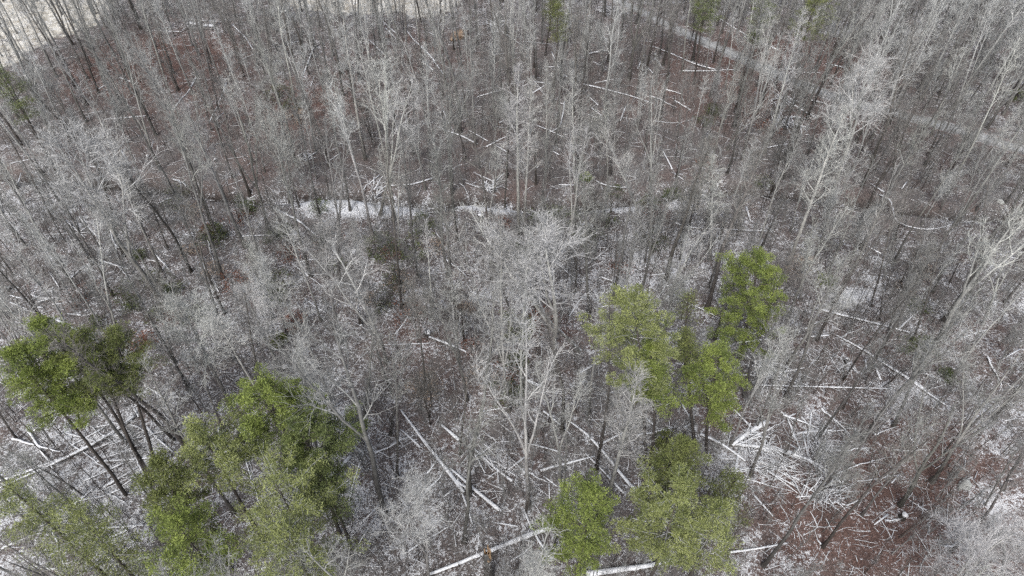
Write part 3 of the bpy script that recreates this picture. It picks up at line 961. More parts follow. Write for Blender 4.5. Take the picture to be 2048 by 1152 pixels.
ZO = {'A': (650, 752), 'B': (0, 752), 'C': (1348, 752), 'D': (1348, 380), 'E': (650, 380), 'F': (0, 380), 'G': (0, 0), 'H': (650, 0), 'I': (1348, 0)}
LOGS = """
A 26 440 205 560 370 660 490 800 680
A 15 435 310 550 415
A 24 670 285 775 375
A 18 835 400 960 520 1080 610
A 24 720 535 860 660 1015 785
A 16 710 540 800 690 850 860
A 34 600 1150 760 1090 960 1010 1180 920 1370 850
A 17 1150 780 1190 890 1310 1070
A 9 1080 1060 1150 1020 1210 960
A 18 1240 550 1400 505 1555 465
A 22 1400 260 1500 330 1610 450 1700 570 1850 740
A 14 1500 450 1600 550 1720 680
A 12 1160 390 1260 415 1350 440
A 18 1800 200 1860 260 1920 310
A 24 20 600 150 465
A 12 140 720 170 600 230 425
A 11 0 220 100 150
A 36 1500 1150 1700 1125 1900 1100 2000 1060
A 11 90 240 150 370 185 440
A 17 1110 0 1240 70
A 9 0 760 120 680
A 11 200 860 320 740
A 9 190 975 300 800
A 8 1290 620 1293 710
A 13 990 450 1040 530
A 12 1050 545 1150 470
A 9 1260 580 1340 640
A 9 970 845 1110 868
A 11 680 700 750 650
A 9 850 215 1060 180
A 10 1430 980 1475 1090
A 11 1760 820 1850 840
B 24 0 650 190 570 400 480 650 345 780 235
B 20 0 610 150 560 330 490 480 440
B 15 560 495 750 488 990 460
B 17 600 645 800 525
B 12 700 640 810 560
B 14 480 610 640 540 720 500
B 16 850 300 900 360 1000 440
B 18 550 975 700 910 860 830
B 15 490 870 620 880 830 860
B 10 560 500 600 430
B 12 400 410 600 300
B 10 380 330 560 380
B 15 1260 290 1270 420 1290 560
B 26 1880 610 2016 480
B 14 1650 215 1820 140
B 11 1690 170 1770 130
B 13 1800 290 1870 210 1950 165
B 12 850 65 950 130
B 13 170 1115 300 1070
B 14 210 1110 340 1115
B 16 640 1090 760 1075 880 1040
B 14 1290 445 1410 405
B 14 1820 350 1825 560 1830 700
B 9 770 180 800 240
B 12 540 300 640 280
B 10 0 560 120 490
B 11 60 700 190 670
B 12 260 830 330 790 420 740
B 9 180 330 330 215
C 13 470 55 850 70 1240 75
C 18 1350 20 1440 90 1560 170
C 40 330 410 430 330 540 270
C 22 150 340 280 400 410 495
C 17 300 150 380 240 440 300 530 385
C 24 350 400 540 420 700 460 830 510 1000 660
C 17 350 570 375 410
C 14 520 340 525 440
C 12 650 240 690 340 740 460
C 13 740 330 770 460
C 13 265 480 370 480
C 24 55 300 100 325
C 20 60 300 110 270
C 11 30 140 100 260
C 10 0 390 40 420
C 15 640 430 760 480 900 590
C 13 520 470 700 540
C 13 460 690 570 810
C 15 310 1020 480 1000 650 965
C 12 600 550 720 600
C 12 1150 860 1230 800
C 9 1250 620 1300 565
C 13 820 940 860 990
C 10 470 330 480 380 510 400
C 13 560 560 700 640
C 10 700 700 830 690
C 12 940 730 1000 750
C 10 640 240 700 220
C 10 780 260 870 480
C 10 430 440 530 425
C 9 1900 260 1980 245
D 20 810 685 980 730 1160 775 1360 825
D 21 930 840 1100 935 1200 1000 1330 1080 1440 1152
D 15 360 885 540 862
D 15 780 848 890 840
D 10 750 805 860 745
D 13 0 190 80 220 300 230 560 240
D 13 1070 300 1190 370
D 15 1180 30 1220 110 1270 200 1400 235 1500 235 1600 200
D 19 415 100 440 185
D 9 1860 370 1980 400
D 11 1870 990 1990 920
D 9 620 660 740 700
D 10 540 1010 640 1080 800 1140
D 9 620 1020 800 1090
D 14 1100 980 1110 1050
D 15 1135 975 1190 1100
D 8 780 980 840 985
D 9 540 1080 700 1110
E 19 600 850 780 920 830 945
E 19 880 975 1060 1050
E 18 1100 1070 1260 1140
E 16 980 465 1110 490
E 16 1200 505 1330 525
E 20 190 670 210 790
E 17 1450 1070 1610 970
E 13 1100 760 1320 735
E 9 1580 680 1640 665
E 11 1940 560 2016 545
E 10 640 250 680 300
E 12 1860 495 2016 480
E 9 310 895 600 885
E 10 1540 340 1640 330
F 20 1580 110 1720 180 1800 250 1880 300 1940 380
F 11 1370 270 1600 258 1700 262
F 17 580 410 745 460
F 13 290 480 350 575
F 19 325 750 480 830 580 885
F 10 300 258 520 245
F 11 0 145 130 135
F 10 1050 255 1130 270
F 12 1225 505 1260 590
F 12 60 610 140 630
F 11 60 650 160 690
F 11 170 670 250 680
F 11 910 80 1000 40
F 17 310 1105 430 1080
F 10 1390 65 1480 60
F 11 1640 1100 1760 1040
F 14 380 715 470 725
F 9 1540 210 1620 208
F 9 1690 1120 1750 1090
F 9 660 1120 720 1060
G 11 600 690 840 670
G 17 690 450 775 480
G 12 570 515 640 470
G 15 1340 145 1420 225 1460 290
G 14 1640 50 1680 130
G 12 1390 345 1530 290 1720 240
G 14 1810 180 1805 290 1740 450
G 15 700 870 750 965
G 17 1140 435 1080 540 990 640
G 13 1305 480 1250 620 1205 710
G 12 100 1085 140 1025
G 13 60 945 200 915
G 10 950 20 840 110
G 11 830 180 1050 185
G 10 1810 440 1790 500
G 17 540 1015 640 1022
G 11 1880 940 1965 880
G 12 1240 700 1290 650
H 16 300 100 410 195
H 16 350 165 415 235
H 15 250 230 340 315
H 20 460 165 510 235 600 320 635 360
H 18 545 345 625 410
H 11 480 150 545 170
H 14 600 190 650 220
H 20 915 130 1000 165
H 14 930 110 1000 150
H 13 960 185 1010 230
H 14 1305 300 1350 400
H 14 1370 430 1400 450
H 14 1265 388 1350 388
H 15 1205 475 1330 495
H 15 1195 540 1280 485
H 20 1490 490 1620 520 1740 550 1890 600
H 13 1510 550 1575 610
H 14 1535 625 1595 670
H 10 1600 640 1640 700
H 15 1380 590 1365 690 1350 745 1300 760
H 11 1350 595 1380 600
H 18 650 735 770 780 880 835
H 13 830 755 940 815
H 15 925 850 1055 785
H 13 985 840 1050 880
H 19 1000 712 1030 698
H 17 390 1115 500 1070 620 1030
H 13 260 1115 315 1010
H 15 890 1010 940 1080 990 1150
H 9 940 1090 1030 1000
H 14 810 1055 900 1140
H 14 1220 725 1300 760 1380 795
H 13 1305 870 1350 895
H 14 1560 1045 1640 1085 1750 1135
H 15 1345 1068 1450 1070
H 15 1840 310 1800 400
H 16 1870 265 2016 320
H 11 1840 370 1890 425
H 11 1600 200 1650 280
H 14 1730 620 1700 700
H 11 1530 760 1570 790
H 9 1140 240 1300 255
H 12 1940 860 2000 980
I 18 0 320 120 375 240 405
I 16 40 412 240 410 370 405
I 15 200 70 350 165 470 240 600 290
I 20 575 535 660 590 740 640 820 685
I 22 780 580 870 600
I 14 520 430 570 470
I 20 870 370 980 395
I 12 1095 430 1165 445
I 14 930 650 1000 690
I 12 500 860 670 830
I 11 960 130 1010 135
I 13 1850 610 1880 625
I 12 1130 1060 1190 1152
I 12 0 1000 50 1100
I 11 1340 1050 1310 1090
I 12 1710 530 1715 560
"""
for ln in LOGS.strip().splitlines():
    t = ln.split()
    ox, oy = ZO[t[0]]
    c = [float(x) / 2.88 for x in t[2:]]
    pts = [(ox + c[i], oy + c[i + 1]) for i in range(0, len(c), 2)]
    log(pts, int(t[1]) / 100 * .78, mat='bleached' if (int(t[1]) + len(t)) % 4 == 0 else 'log')

# more thin deadfall lying between the big logs
LR = random.Random(33)
thin = []
for cu, cv, ru, rv, n_, lmin, lmax in [(230, 930, 220, 110, 26, 40, 150), (150, 1090, 150, 50, 8, 60, 150), (1620, 900, 150, 120, 30, 30, 110), (1750, 720, 190, 80, 16, 30, 120),
        (1000, 950, 240, 110, 26, 30, 110), (700, 930, 70, 130, 12, 30, 100), (1100, 170, 330, 110, 22, 15, 60), (1450, 200, 200, 110, 14, 15, 60), (300, 480, 280, 120, 18, 20, 70),
        (800, 620, 250, 100, 14, 20, 80), (1850, 950, 150, 130, 12, 20, 70), (600, 840, 60, 60, 6, 30, 90), (1250, 560, 250, 60, 12, 30, 100)]:
    for _ in range(int(n_ * .62)):
        u, v = LR.gauss(cu, ru * .55), LR.gauss(cv, rv * .55)
        a = LR.gauss(LR.choice([-.6, .45, -.75]), .35)
        l = LR.uniform(lmin, lmax) / 2
        c, q = math.cos(a) * l, -math.sin(a) * l
        k = LR.uniform(-.09, .09) * l
        G_ = [ground(*q_) for q_ in ((u - c, v - q), (u + k, v + k), (u + c, v + q))]
        rd = LR.uniform(.045, .13)
        n_seg = 9
        W = np.array([np.interp(np.linspace(0, 2, n_seg), [0, 1, 2], [g_[i_] for g_ in G_]) for i_ in range(3)]).T
        W[1:-1, :2] += NR.normal(0, .05, (n_seg - 2, 2))
        W[:, 2] = np.maximum(height(W[:, :2]), np.linspace(W[0, 2], W[-1, 2], n_seg)) + rd * LR.choice([.5, .8, 2.0])
        thin.append((W, rd * np.linspace(1.15, .4, n_seg)))
        for _b in range(LR.randrange(2, 6)):
            q_, t_ = at(W, LR.random())
            dv = off_dir(NR, t_, LR.uniform(.4, 1.1)); dv[2] = abs(dv[2]) * .3
            thin.append((bend(NR, q_, dv, LR.uniform(.5, 2.2), 8, .1, -.02), rd * LR.uniform(.2, .4) * np.linspace(1.1, .3, n_seg)))
tag(link('thin_deadfall', mesh_np('thin_deadfall', *tubes(thin, 7), M['bleached'])), 'thin snowy deadfall crossing between the larger logs', 'deadfall', kind='stuff')

# ------------------------------------------------------------------ brush piles, stumps, snag, stones
def brush(u, v, w, n, L, rad, seed, label, bias=None, mat='bleached'):
    rng = np.random.default_rng(seed)
    b = ground(u, v)
    ls = []
    for i in range(int(n * 1.15)):
        th = rng.uniform(0, 6.28) if bias is None or rng.random() < .35 else bias + rng.normal(0, .5)
        p = np.array([rng.normal(0, w * .35), rng.normal(0, w * .35), 0])
        p[2] = hz(b[0] + p[0], b[1] + p[1]) - b[2] + rng.uniform(.02, .5 + w * .12) * math.exp(-(p[0] ** 2 + p[1] ** 2) / w ** 2)
        dv = np.array([math.cos(th), math.sin(th), rng.normal(0, .13)])
        l = L * rng.uniform(.4, 1.2)
        ln = bend(rng, p - dv * l / 2, dv, l, 4, .16)
        ls.append((ln, rad * rng.choice([.35, .5, .8, 1.5]) * np.array([1, .9, .75, .6, .35])))
    o = link('brush_pile', mesh_np('brush_pile', *tubes(ls, 6), M[mat]), loc=b)
    THINGS.append((o, (u, v), label, 'label', 1, True, 'brush pile'))

brush(684, 862, 2.2, 34, 3.2, .05, 1, 'white brush pile of stripped branches left of the forking trunk', 1.9)
brush(1572, 245, 3.0, 60, 4.0, .07, 2, 'large dark brush heap with white limbs below the road', 1.4, 'log')
brush(1568, 205, 2.4, 30, 3.4, .06, 91, 'smaller brush heap against the road edge', None, 'log')
brush(752, 378, 2.2, 26, 3.4, .07, 3, 'white branches propped on the stream bank at left', 1.2)
brush(975, 388, 2.2, 20, 3.6, .06, 4, 'dark branches fanned across the stream by the twin trunk', 2.0, 'stick')
brush(1640, 905, 2.6, 60, 3.2, .045, 5, 'white twigs raked in a fan right of the log tangle', 1.7)
brush(1560, 930, 3.2, 60, 4.5, .05, 6, 'dense tangle of snowy branches around the long logs', -.6)
brush(1650, 975, 3.0, 60, 3.4, .045, 7, 'scatter of snowy branches below the log tangle', .5)
brush(1500, 880, 2.6, 40, 3.4, .05, 8, 'snowy branches behind the thickest right hand log', None)
brush(1540, 745, 3.0, 50, 5.0, .045, 9, 'long thin snowy branches above the level log at right', -.5)
brush(995, 920, 3.2, 56, 2.6, .04, 10, 'white forked branches in the middle of the lower clearing', 2.2)
brush(615, 315, 1.4, 26, 1.8, .06, 11, 'small bright heap of branch ends left of the stream', None)
brush(635, 790, 2.4, 26, 3.2, .05, 12, 'white branches in front of the charred looking trunk', .5)
brush(1650, 1010, 2.4, 30, 2.4, .04, 13, 'few snowy branches on the rusty slope at lower right', None)
brush(1890, 60, 1.8, 16, 3.0, .06, 14, 'pale brush far beyond the road at upper right', None, 'log')
brush(1225, 22, 2.6, 26, 4.5, .06, 15, 'snowy brush beside the road near the top edge', -.4)
brush(1585, 145, 1.6, 18, 2.8, .06, 16, 'tangle of roots and limbs against the far road edge', None)
brush(1000, 55, 3.0, 24, 4.0, .07, 17, 'far snowy brush near the top edge left of the dark pine', -.5)
brush(1685, 725, 2.0, 20, 3.0, .045, 18, 'thin white sticks above the slanting right hand log', 1.2)
brush(270, 880, 3.0, 34, 5.0, .05, 19, 'long snowy poles crossing behind the olive pine trunks', .5)
brush(90, 600, 2.4, 24, 3.0, .05, 20, 'small snowy branch litter at the left edge', .1)

def stump(u, v, r, h, label, snow=True, name='stump', torn=False):
    rng = np.random.default_rng(int(u))
    b = ground(u, v)
    e = empty(name, b)
    zs = np.linspace(-.1, h, 6); r *= .8
    ln = np.stack([rng.normal(0, .02, 6), rng.normal(0, .02, 6), zs], 1)
    rr = r * np.array([1.35, 1.1, 1, .97, .96, .94])
    V, Q_ = tubes([(ln, rr)], 14)
    if torn:
        V[-14:, 2] += rng.uniform(-.8, .9, 14)
    link('trunk' if torn else 'stem', mesh_np('stump', V, Q_, M['bark_grey' if torn else 'pine_bark']), e)
    if torn:
        sp = []
        for i in range(16):
            th = rng.uniform(0, 6.28)
            q = np.array([math.cos(th) * r * .6, math.sin(th) * r * .6, h - .9])
            sp.append((np.array([q, q + [0, 0, .9], q * [1.15, 1.15, 1] + [0, 0, rng.uniform(1.0, 2.4)]]), np.array([.13, .10, .02])))
        link('torn_wood', mesh_np('torn', *tubes(sp, 4), M['torn_wood']), e)
    if snow:
        n = 14
        V = [[0, 0, h + .16]]
        for k, (s, z) in enumerate(((.5, .14), (.85, .08), (1.05, -.02), (.9, -.06))):
            for j in range(n):
                q_ = s * rng.uniform(.7, 1.1); V.append([math.cos(j * 6.283 / n) * r * q_ + r * .15, math.sin(j * 6.283 / n) * r * q_, h + z + rng.uniform(-.03, .03)])
        Qs = [[1 + k * n + j, 1 + (k + 1) * n + j, 1 + (k + 1) * n + (j + 1) % n, 1 + k * n + (j + 1) % n] for k in range(3) for j in range(n)]
        Qs += [[0, 1 + j, 1 + (j + 1) % n, 1 + (j + 2) % n] for j in range(0, n, 2)]
        link('snow_cap', mesh_np('snow_cap', V, Qs, M['snow']), e)
    THINGS.append((e, (u, v), label, 'label', 1, True, 'tree stump'))

stump(573, 742, .42, .8, 'snow topped stump left of the charred looking trunk')
stump(960, 441, .42, 1.0, 'dark stump with a snow cap just in front of the stream bank')
stump(807, 608, .35, .5, 'snow covered stump left of centre on dark leaves')
stump(1803, 1036, .38, .7, 'stump with white top on the rusty slope at lower right')
stump(18, 580, .35, .5, 'snow topped stump at the left edge')
stump(1690, 725, .22, .7, 'thin dark stump left of the slanting log at right')
stump(296, 316, .3, .4, 'small snowy stump among grey trees at upper left')
stump(1310, 112, .3, .4, 'small snowy stump left of the gravel road')
stump(855, 668, .5, .35, 'low snow heaped stump at the end of the half buried log')
stump(431, 322, .25, .35, 'tiny snowy stump behind the slanting grey trunk')
stump(978, 1150, .45, 4.2, 'splintered standing snag with torn orange wood at the bottom edge', snow=False, name='snag', torn=True)
stump(722, 650, .2, 2.6, 'short white snag standing left of centre', snow=True, name='snag')

def rock(u, v, r, label, mat='stone', sq=.6, name='boulder'):
    import bmesh
    rng = np.random.default_rng(int(u + v))
    b = ground(u, v)
    bm = bmesh.new()
    bmesh.ops.create_icosphere(bm, subdivisions=3, radius=1)
    ph = rng.uniform(0, 6, 6)
    for w in bm.verts:
        c = w.co
        k = 1 + .18 * math.sin(c.x * 3 + ph[0]) + .14 * math.sin(c.y * 4 + ph[1]) + .1 * math.sin(c.z * 6 + c.x * 5 + ph[2]) + .05 * math.sin(c.x * 13 + c.y * 11)
        w.co = Vector((c.x * k * r[0], c.y * k * r[1], c.z * k * r[2]))
    me = bpy.data.meshes.new(name)
    bm.to_mesh(me); bm.free()
    me.materials.append(M[mat])
    for p in me.polygons: p.use_smooth = True
    o = link(name, me, loc=b + np.array([0, 0, r[2] * .3]))
    o.rotation_euler.z = rng.uniform(0, 3)
    THINGS.append((o, (u, v), label, 'label', 1, True, 'boulder' if name == 'boulder' else 'root mound'))

rock(1927, 972, (.9, .5, .45), 'pale greenish stone on the rusty leaves at lower right')
rock(1942, 188, (.8, .5, .5), 'white stone far beyond the gravel road')
rock(862, 640, (.3, .25, .2), 'small white stone among dark leaves left of centre')
rock(2000, 405, (.5, .4, .3), 'small pale stone at the right side under grey crowns')
rock(916, 74, (2.3, 1.2, .8), 'tan earth mound bare of leaves below the white clearing', 'soil', name='earth_mound')

# collapsed timber frame near the upper left clearing
tb = ground(400, 54)
te = empty('collapsed_shed_frame', tb)
def beam(p, q, w, h, name, mat):
    p, q = np.array(p, float), np.array(q, float)
    t = (q - p) / np.linalg.norm(q - p)
    s = np.cross(t, [0, 0, 1.]); s /= np.linalg.norm(s)
    u_ = np.cross(s, t)
    V = [x + s * a * w / 2 + u_ * b_ * h / 2 for x in (p, q) for a, b_ in ((-1, -1), (1, -1), (1, 1), (-1, 1))]
    Qb = [[0, 1, 5, 4], [1, 2, 6, 5], [2, 3, 7, 6], [3, 0, 4, 7], [3, 2, 1, 0], [4, 5, 6, 7]]
    link(name, mesh_np(name, V, Qb, M[mat], smooth=False), te)
beam((-3.2, -1.2, .5), (3.2, -1.6, .35), .22, .22, 'beam', 'board')
beam((-3.0, 1.4, .9), (3.6, 1.1, .5), .22, .22, 'beam', 'bleached')
beam((-3.1, -1.3, .62), (-2.7, 1.9, 1.05), .2, .2, 'beam', 'board')
beam((3.0, -1.8, .5), (3.4, 1.5, .7), .2, .2, 'beam', 'board')
beam((-1.2, -1.5, .6), (-.6, 1.7, .95), .16, .16, 'rafter', 'board')
beam((.9, -1.7, .55), (1.4, 1.6, .85), .16, .16, 'rafter', 'board')
beam((-2.8, -2.1, .2), (-.2, 1.9, 1.3), .14, .14, 'rafter', 'bleached')
beam((-2.4, .2, .82), (.4, 0, .74), 1.1, .06, 'roof_board', 'snow')
beam((.8, -.5, .66), (3.1, -.7, .6), .9, .06, 'roof_board', 'snow')
THINGS.append((te, (400, 54), 'collapsed grey timber frame with snow on its boards at upper left', 'label', 1, True, 'shed ruin'))

# ------------------------------------------------------------------ scattered forest
OPEN = [(1700, 1050, 240, 170, 1), (1560, 930, 150, 100, .95), (970, 930, 280, 130, .85), (1260, 10, 70, 40, .85), (1320, 50, 70, 40, .85), (1400, 90, 70, 40, .85), (1500, 130, 70, 40, .85), (1600, 175, 60, 30, .4), (700, 395, 170, 60, .85), (1000, 390, 150, 50, .8), (1250, 395, 120, 45, .7), (330, 120, 130, 60, .45), (1560, 120, 180, 50, .45), (1700, 570, 90, 60, .9),
        (300, 900, 200, 110, .75), (1700, 700, 160, 70, .5), (560, 190, 50, 40, .6), (120, 40, 90, 50, .4), (780, 5, 130, 30, .75), (1650, 880, 150, 70, .8), (850, 640, 90, 60, .35),
        (1510, 600, 80, 110, .7), (1270, 680, 110, 110, .8), (1430, 770, 90, 90, .8), (520, 850, 110, 100, .7), (90, 740, 110, 100, .6), (1360, 1060, 130, 120, .7), (1180, 1060, 110, 110, .7),
        (400, 950, 120, 100, .6), (1320, 850, 150, 90, .5), (1100, 1080, 200, 70, .5), (800, 420, 120, 24, .3), (1180, 280, 60, 90, .3), (760, 1080, 60, 70, .3)]
def openness(u, v):
    s = 0
    for a, b, ru, rv, val in OPEN:
        s = max(s, val * math.exp(-(((u - a) / ru) ** 2 + ((v - b) / rv) ** 2) ** 1.5))
    return s
def off_limits(x, y, m=2.6):
    P = np.array([[x, y]])
    if seg_dist(P, ROAD)[0][0] < m: return True
    if blob(P, PALE)[0] > .45 and RG.random() < .85: return True
    return seg_dist(P, CREEK)[0][0] < 1.3

cells = {}
def near(x, y, r):
    i, j = int(x // 4), int(y // 4)
    for a in range(i - 1, i + 2):
        for b in range(j - 1, j + 2):
            for q in cells.get((a, b), ()):
                if (q[0] - x) ** 2 + (q[1] - y) ** 2 < r * r: return True
    return False
def put(x, y): cells.setdefault((int(x // 4), int(y // 4)), []).append((x, y))
for b, L in TREES: put(b[0], b[1])
cand = []
tries = 0
while tries < 9000:
    tries += 1
    y = 8 + 180 * RG.random() ** .85
    x = RG.uniform(-1, 1) * (34 + y * .83)
    if off_limits(x, y) or near(x, y, 2.75 if x > 35 and y > 85 else 3.5 if y > 75 else 3.65): continue
    hgt = RG.choice([1, 1, 1, .8, .6]) * RG.uniform(17, 25)
    top = np.array([x, y, hgt * .85])
    u, v = pix(top)
    ub, vb = pix((x, y, 0))
    if not (-120 < u < 2170 and v < 1230): continue
    if v < -60 and vb < -30: continue
    if RG.random() < openness(u, v) or RG.random() < .85 * openness(u, (v * .5 + vb * .5)): continue
    if v > 900 and RG.random() < .45: continue
    put(x, y)
    cand.append((np.linalg.norm(top - [0, 0, H]) / hgt, x, y, hgt, u, v))
cand.sort(key=lambda c: c[0])
n_ind = 300 - len(HERO)
print('scattered trees', len(cand)); open('/tmp/n.txt','w').write(str(len(cand)))
SHAPES = [('vase', .27), ('slim', .40), ('narrow', .19), ('broad', .04), ('gaunt', .03), ('small', .07)]
def pick_shape():
    r = RG.random()
    for s, p in SHAPES:
        r -= p
        if r < 0: return s
    return 'slim'
far_rest = []
for i, (k_, x, y, hgt, u, v) in enumerate(cand):
    sh = pick_shape()
    if sh == 'small': hgt = RG.uniform(7, 10)
    tn = RG.choices(['pale', 'grey', 'brown'], [.34, .44, .22])[0]
    if sh == 'broad' and v > 600: sh = 'slim'
    if (sh, tn) not in VAR: tn = 'grey'
    z = hz(x, y) - .1
    lean = NR.normal(0, .035, 2) * hgt
    if i < n_ind:
        plant(sh, tn, np.array([x, y, z]), np.array([x + lean[0], y + lean[1], z + hgt]), RG.uniform(.85, 1.2))
    else:
        far_rest.append((sh, tn, x, y, z, lean, hgt))

# geometry-node instancer for what is too numerous
def scatter_stuff(name, protos, pts, rots, scls, ids, label, cat):
    """one object: points that carry a rotation, scale and prototype index"""
    pc = bpy.data.collections.new(name + '_kinds')
    for i, me_list in enumerate(protos):
        o = bpy.data.objects.new('%s_%03d' % (name, i), me_list)
        pc.objects.link(o)
    me = bpy.data.meshes.new(name)
    me.vertices.add(len(pts))
    me.vertices.foreach_set('co', np.asarray(pts, np.float32).ravel())
    for an, dt, fld, val in (('rot', 'FLOAT_VECTOR', 'vector', rots), ('scl', 'FLOAT_VECTOR', 'vector', scls)):
        a = me.attributes.new(an, dt, 'POINT'); a.data.foreach_set(fld, np.asarray(val, np.float32).ravel())
    a = me.attributes.new('pid', 'INT', 'POINT'); a.data.foreach_set('value', np.asarray(ids, np.int32))
    o = link(name, me)
    tag(o, label, cat, kind='stuff')
    ng = bpy.data.node_groups.new(name, 'GeometryNodeTree')
    ng.interface.new_socket('Geometry', in_out='INPUT', socket_type='NodeSocketGeometry')
    ng.interface.new_socket('Geometry', in_out='OUTPUT', socket_type='NodeSocketGeometry')
    gi, go = ng.nodes.new('NodeGroupInput'), ng.nodes.new('NodeGroupOutput')
    ip = ng.nodes.new('GeometryNodeInstanceOnPoints')
    ci = ng.nodes.new('GeometryNodeCollectionInfo')
    ci.inputs['Collection'].default_value = pc
    ci.inputs['Separate Children'].default_value = True
    ci.inputs['Reset Children'].default_value = True
    def na(nm, dt):
        n = ng.nodes.new('GeometryNodeInputNamedAttribute'); n.data_type = dt
        n.inputs['Name'].default_value = nm
        return n.outputs['Attribute']
    L_ = ng.links.new
    L_(gi.outputs[0], ip.inputs['Points'])
    L_(ci.outputs[0], ip.inputs['Instance'])
    ip.inputs['Pick Instance'].default_value = True
    L_(na('pid', 'INT'), ip.inputs['Instance Index'])
    er = ng.nodes.new('FunctionNodeEulerToRotation')
    L_(na('rot', 'FLOAT_VECTOR'), er.inputs[0])
    L_(er.outputs[0], ip.inputs['Rotation'])
    L_(na('scl', 'FLOAT_VECTOR'), ip.inputs['Scale'])
    L_(ip.outputs[0], go.inputs[0])
    md = o.modifiers.new('scatter', 'NODES')
    md.node_group = ng
    return o

def joined(meshes, name):
    """one mesh out of several (trunk + crown) for the scattered kinds"""
    Vs, Qs, mi, mats, off = [], [], [], [], 0
    for k, me in enumerate(meshes):
        V = np.empty(len(me.vertices) * 3, np.float32); me.vertices.foreach_get('co', V)
        Q_ = np.empty(len(me.loops), np.int32); me.loops.foreach_get('vertex_index', Q_)
        Vs.append(V.reshape(-1, 3)); Qs.append(Q_.reshape(-1, 4) + off); off += len(V) // 3
        mi.append(np.full(len(Q_) // 4, k)); mats.append(me.materials[0])
    return mesh_np(name, np.concatenate(Vs), np.concatenate(Qs), mats, midx=np.concatenate(mi))

if far_rest:
    keys, protos, ids, pts, rots, scls = {}, [], [], [], [], []
    for sh, tn, x, y, z, lean, hgt in far_rest:
        if (sh, tn) not in keys:
            v = VAR[(sh, tn)][0]
            keys[(sh, tn)] = (len(protos), v['h'])
            protos.append(joined([v['trunk'], v['crown']], 'tree'))
        i, vh = keys[(sh, tn)]
        s = hgt / vh
        ids.append(i); pts.append((x, y, z)); rots.append((NR.normal(0, .035), NR.normal(0, .035), RG.uniform(0, 6.28))); scls.append((s * RG.uniform(.85, 1.2),) * 2 + (s,))
    scatter_stuff('far_woodland', protos, pts, rots, scls, ids, 'mass of leafless grey trees filling the distance', 'woodland')
    print('far trees', len(far_rest))

# ------------------------------------------------------------------ saplings
def sapling_mesh(seed, h, n):
    rng = np.random.default_rng(seed)
    st = bend(rng, (0, 0, -.1), (0, 0, 1), h, 6, .05, .03)
    ls = [(st, np.array([1.2, 1, .85, .7, .5, .35, .2]) * (.012 + h * .0045))]
    tw = []
    for i in range(n):
        f = rng.uniform(.3, 1)
        q, t = at(st, min(f, .99))
        b = bend(rng, q, off_dir(rng, t, rng.uniform(.45, 1.0)), h * rng.uniform(.12, .3) * (1.25 - f), 3, .14, .06)
        ls.append((b, np.array([1, .8, .6, .3]) * .012))
        for k in range(4):
            q2, t2 = at(b, rng.uniform(.2, .98))
            tw.append((bend(rng, q2, off_dir(rng, t2, rng.uniform(.4, .9)), h * rng.uniform(.05, .12), 2, .12, .05), np.array([1, .8, .5]) * .008))
    V, Q_ = merge([tubes(ls[:1], 5), tubes(ls[1:] + tw, 3)])
    return V, Q_
SAP = []
for i in range(12):
    V, Q_ = sapling_mesh(400 + i, 3.5 + (i % 4) * 1.3, 10 + i % 5 * 3)
    SAP.append((mesh_np('sapling', V, Q_, M['sapling'] if i % 3 else M['twig_brown']), 3.5 + (i % 4) * 1.3))
for i in range(4):
    V, Q_ = sapling_mesh(430 + i, 6.0, 34)
    SAP.append((mesh_np('sapling', V, Q_, M['twig_grey']), 6.0))
THICK = [(1300, 480, 220, 90, 1.0), (1780, 600, 160, 110, .9), (1150, 430, 250, 50, .7), (100, 480, 220, 120, .6), (600, 500, 250, 90, .5), (1000, 300, 260, 120, .35),
         (1800, 720, 140, 80, .6), (350, 330, 250, 90, .4), (1750, 900, 150, 90, .4), (1500, 300, 250, 80, .4), (800, 560, 150, 80, .4), (150, 1000, 200, 120, .25)]
sp = []
tries = 0
while len(sp) < 5200 and tries < 60000:
    tries += 1
    y = 22 + 140 * RG.random()
    x = RG.uniform(-1, 1) * (20 + y * .85)
    if off_limits(x, y, 2.3) or (seg_dist(np.array([[x, y]]), CREEK)[0][0] < 4.5 and RG.random() < .75): continue
    u, v = pix((x, y, 1))
    if not (-30 < u < 2080 and -20 < v < 1200): continue
    dens = .34
    for a, b, ru, rv, val in THICK:
        dens = max(dens, val * math.exp(-((u - a) / ru) ** 2 - ((v - b) / rv) ** 2))
    if RG.random() > dens * (1 - .6 * openness(u, v)): continue
    sp.append((x, y, u, v))
sp.sort(key=lambda c: c[1])
half = sp[:1500]
RG.shuffle(half)
solo = half[:300]
rest = half[300:] + sp[1500:]
for x, y, u, v in solo:
    k = RG.randrange(len(SAP))
    o = link('sapling', SAP[k][0], loc=(x, y, hz(x, y)))
    s = RG.uniform(.7, 1.25)
    o.scale = (s, s, s)
    o.rotation_euler = (RG.gauss(0, .06), RG.gauss(0, .06), RG.uniform(0, 6.28))
    tw = 'dark' if k < 12 and k % 3 else 'grey' if k >= 12 else 'brown'
    hh = SAP[k][1] * s
    THINGS.append((o, (u, v), f'{"tall" if hh > 6 else "short" if hh < 3.8 else "thin"} {tw} leafless sapling', 'near', .0001, False, 'sapling'))
ids = [RG.randrange(len(SAP)) for _ in rest]
scatter_stuff('sapling_thicket', [m for m, _ in SAP], [(x, y, hz(x, y)) for x, y, u, v in rest],
              [(RG.gauss(0, .07), RG.gauss(0, .07), RG.uniform(0, 6.28)) for _ in rest],
              [(RG.uniform(.55, 1.2),) * 3 for _ in rest], ids, 'thin leafless saplings crowding the forest floor', 'saplings')

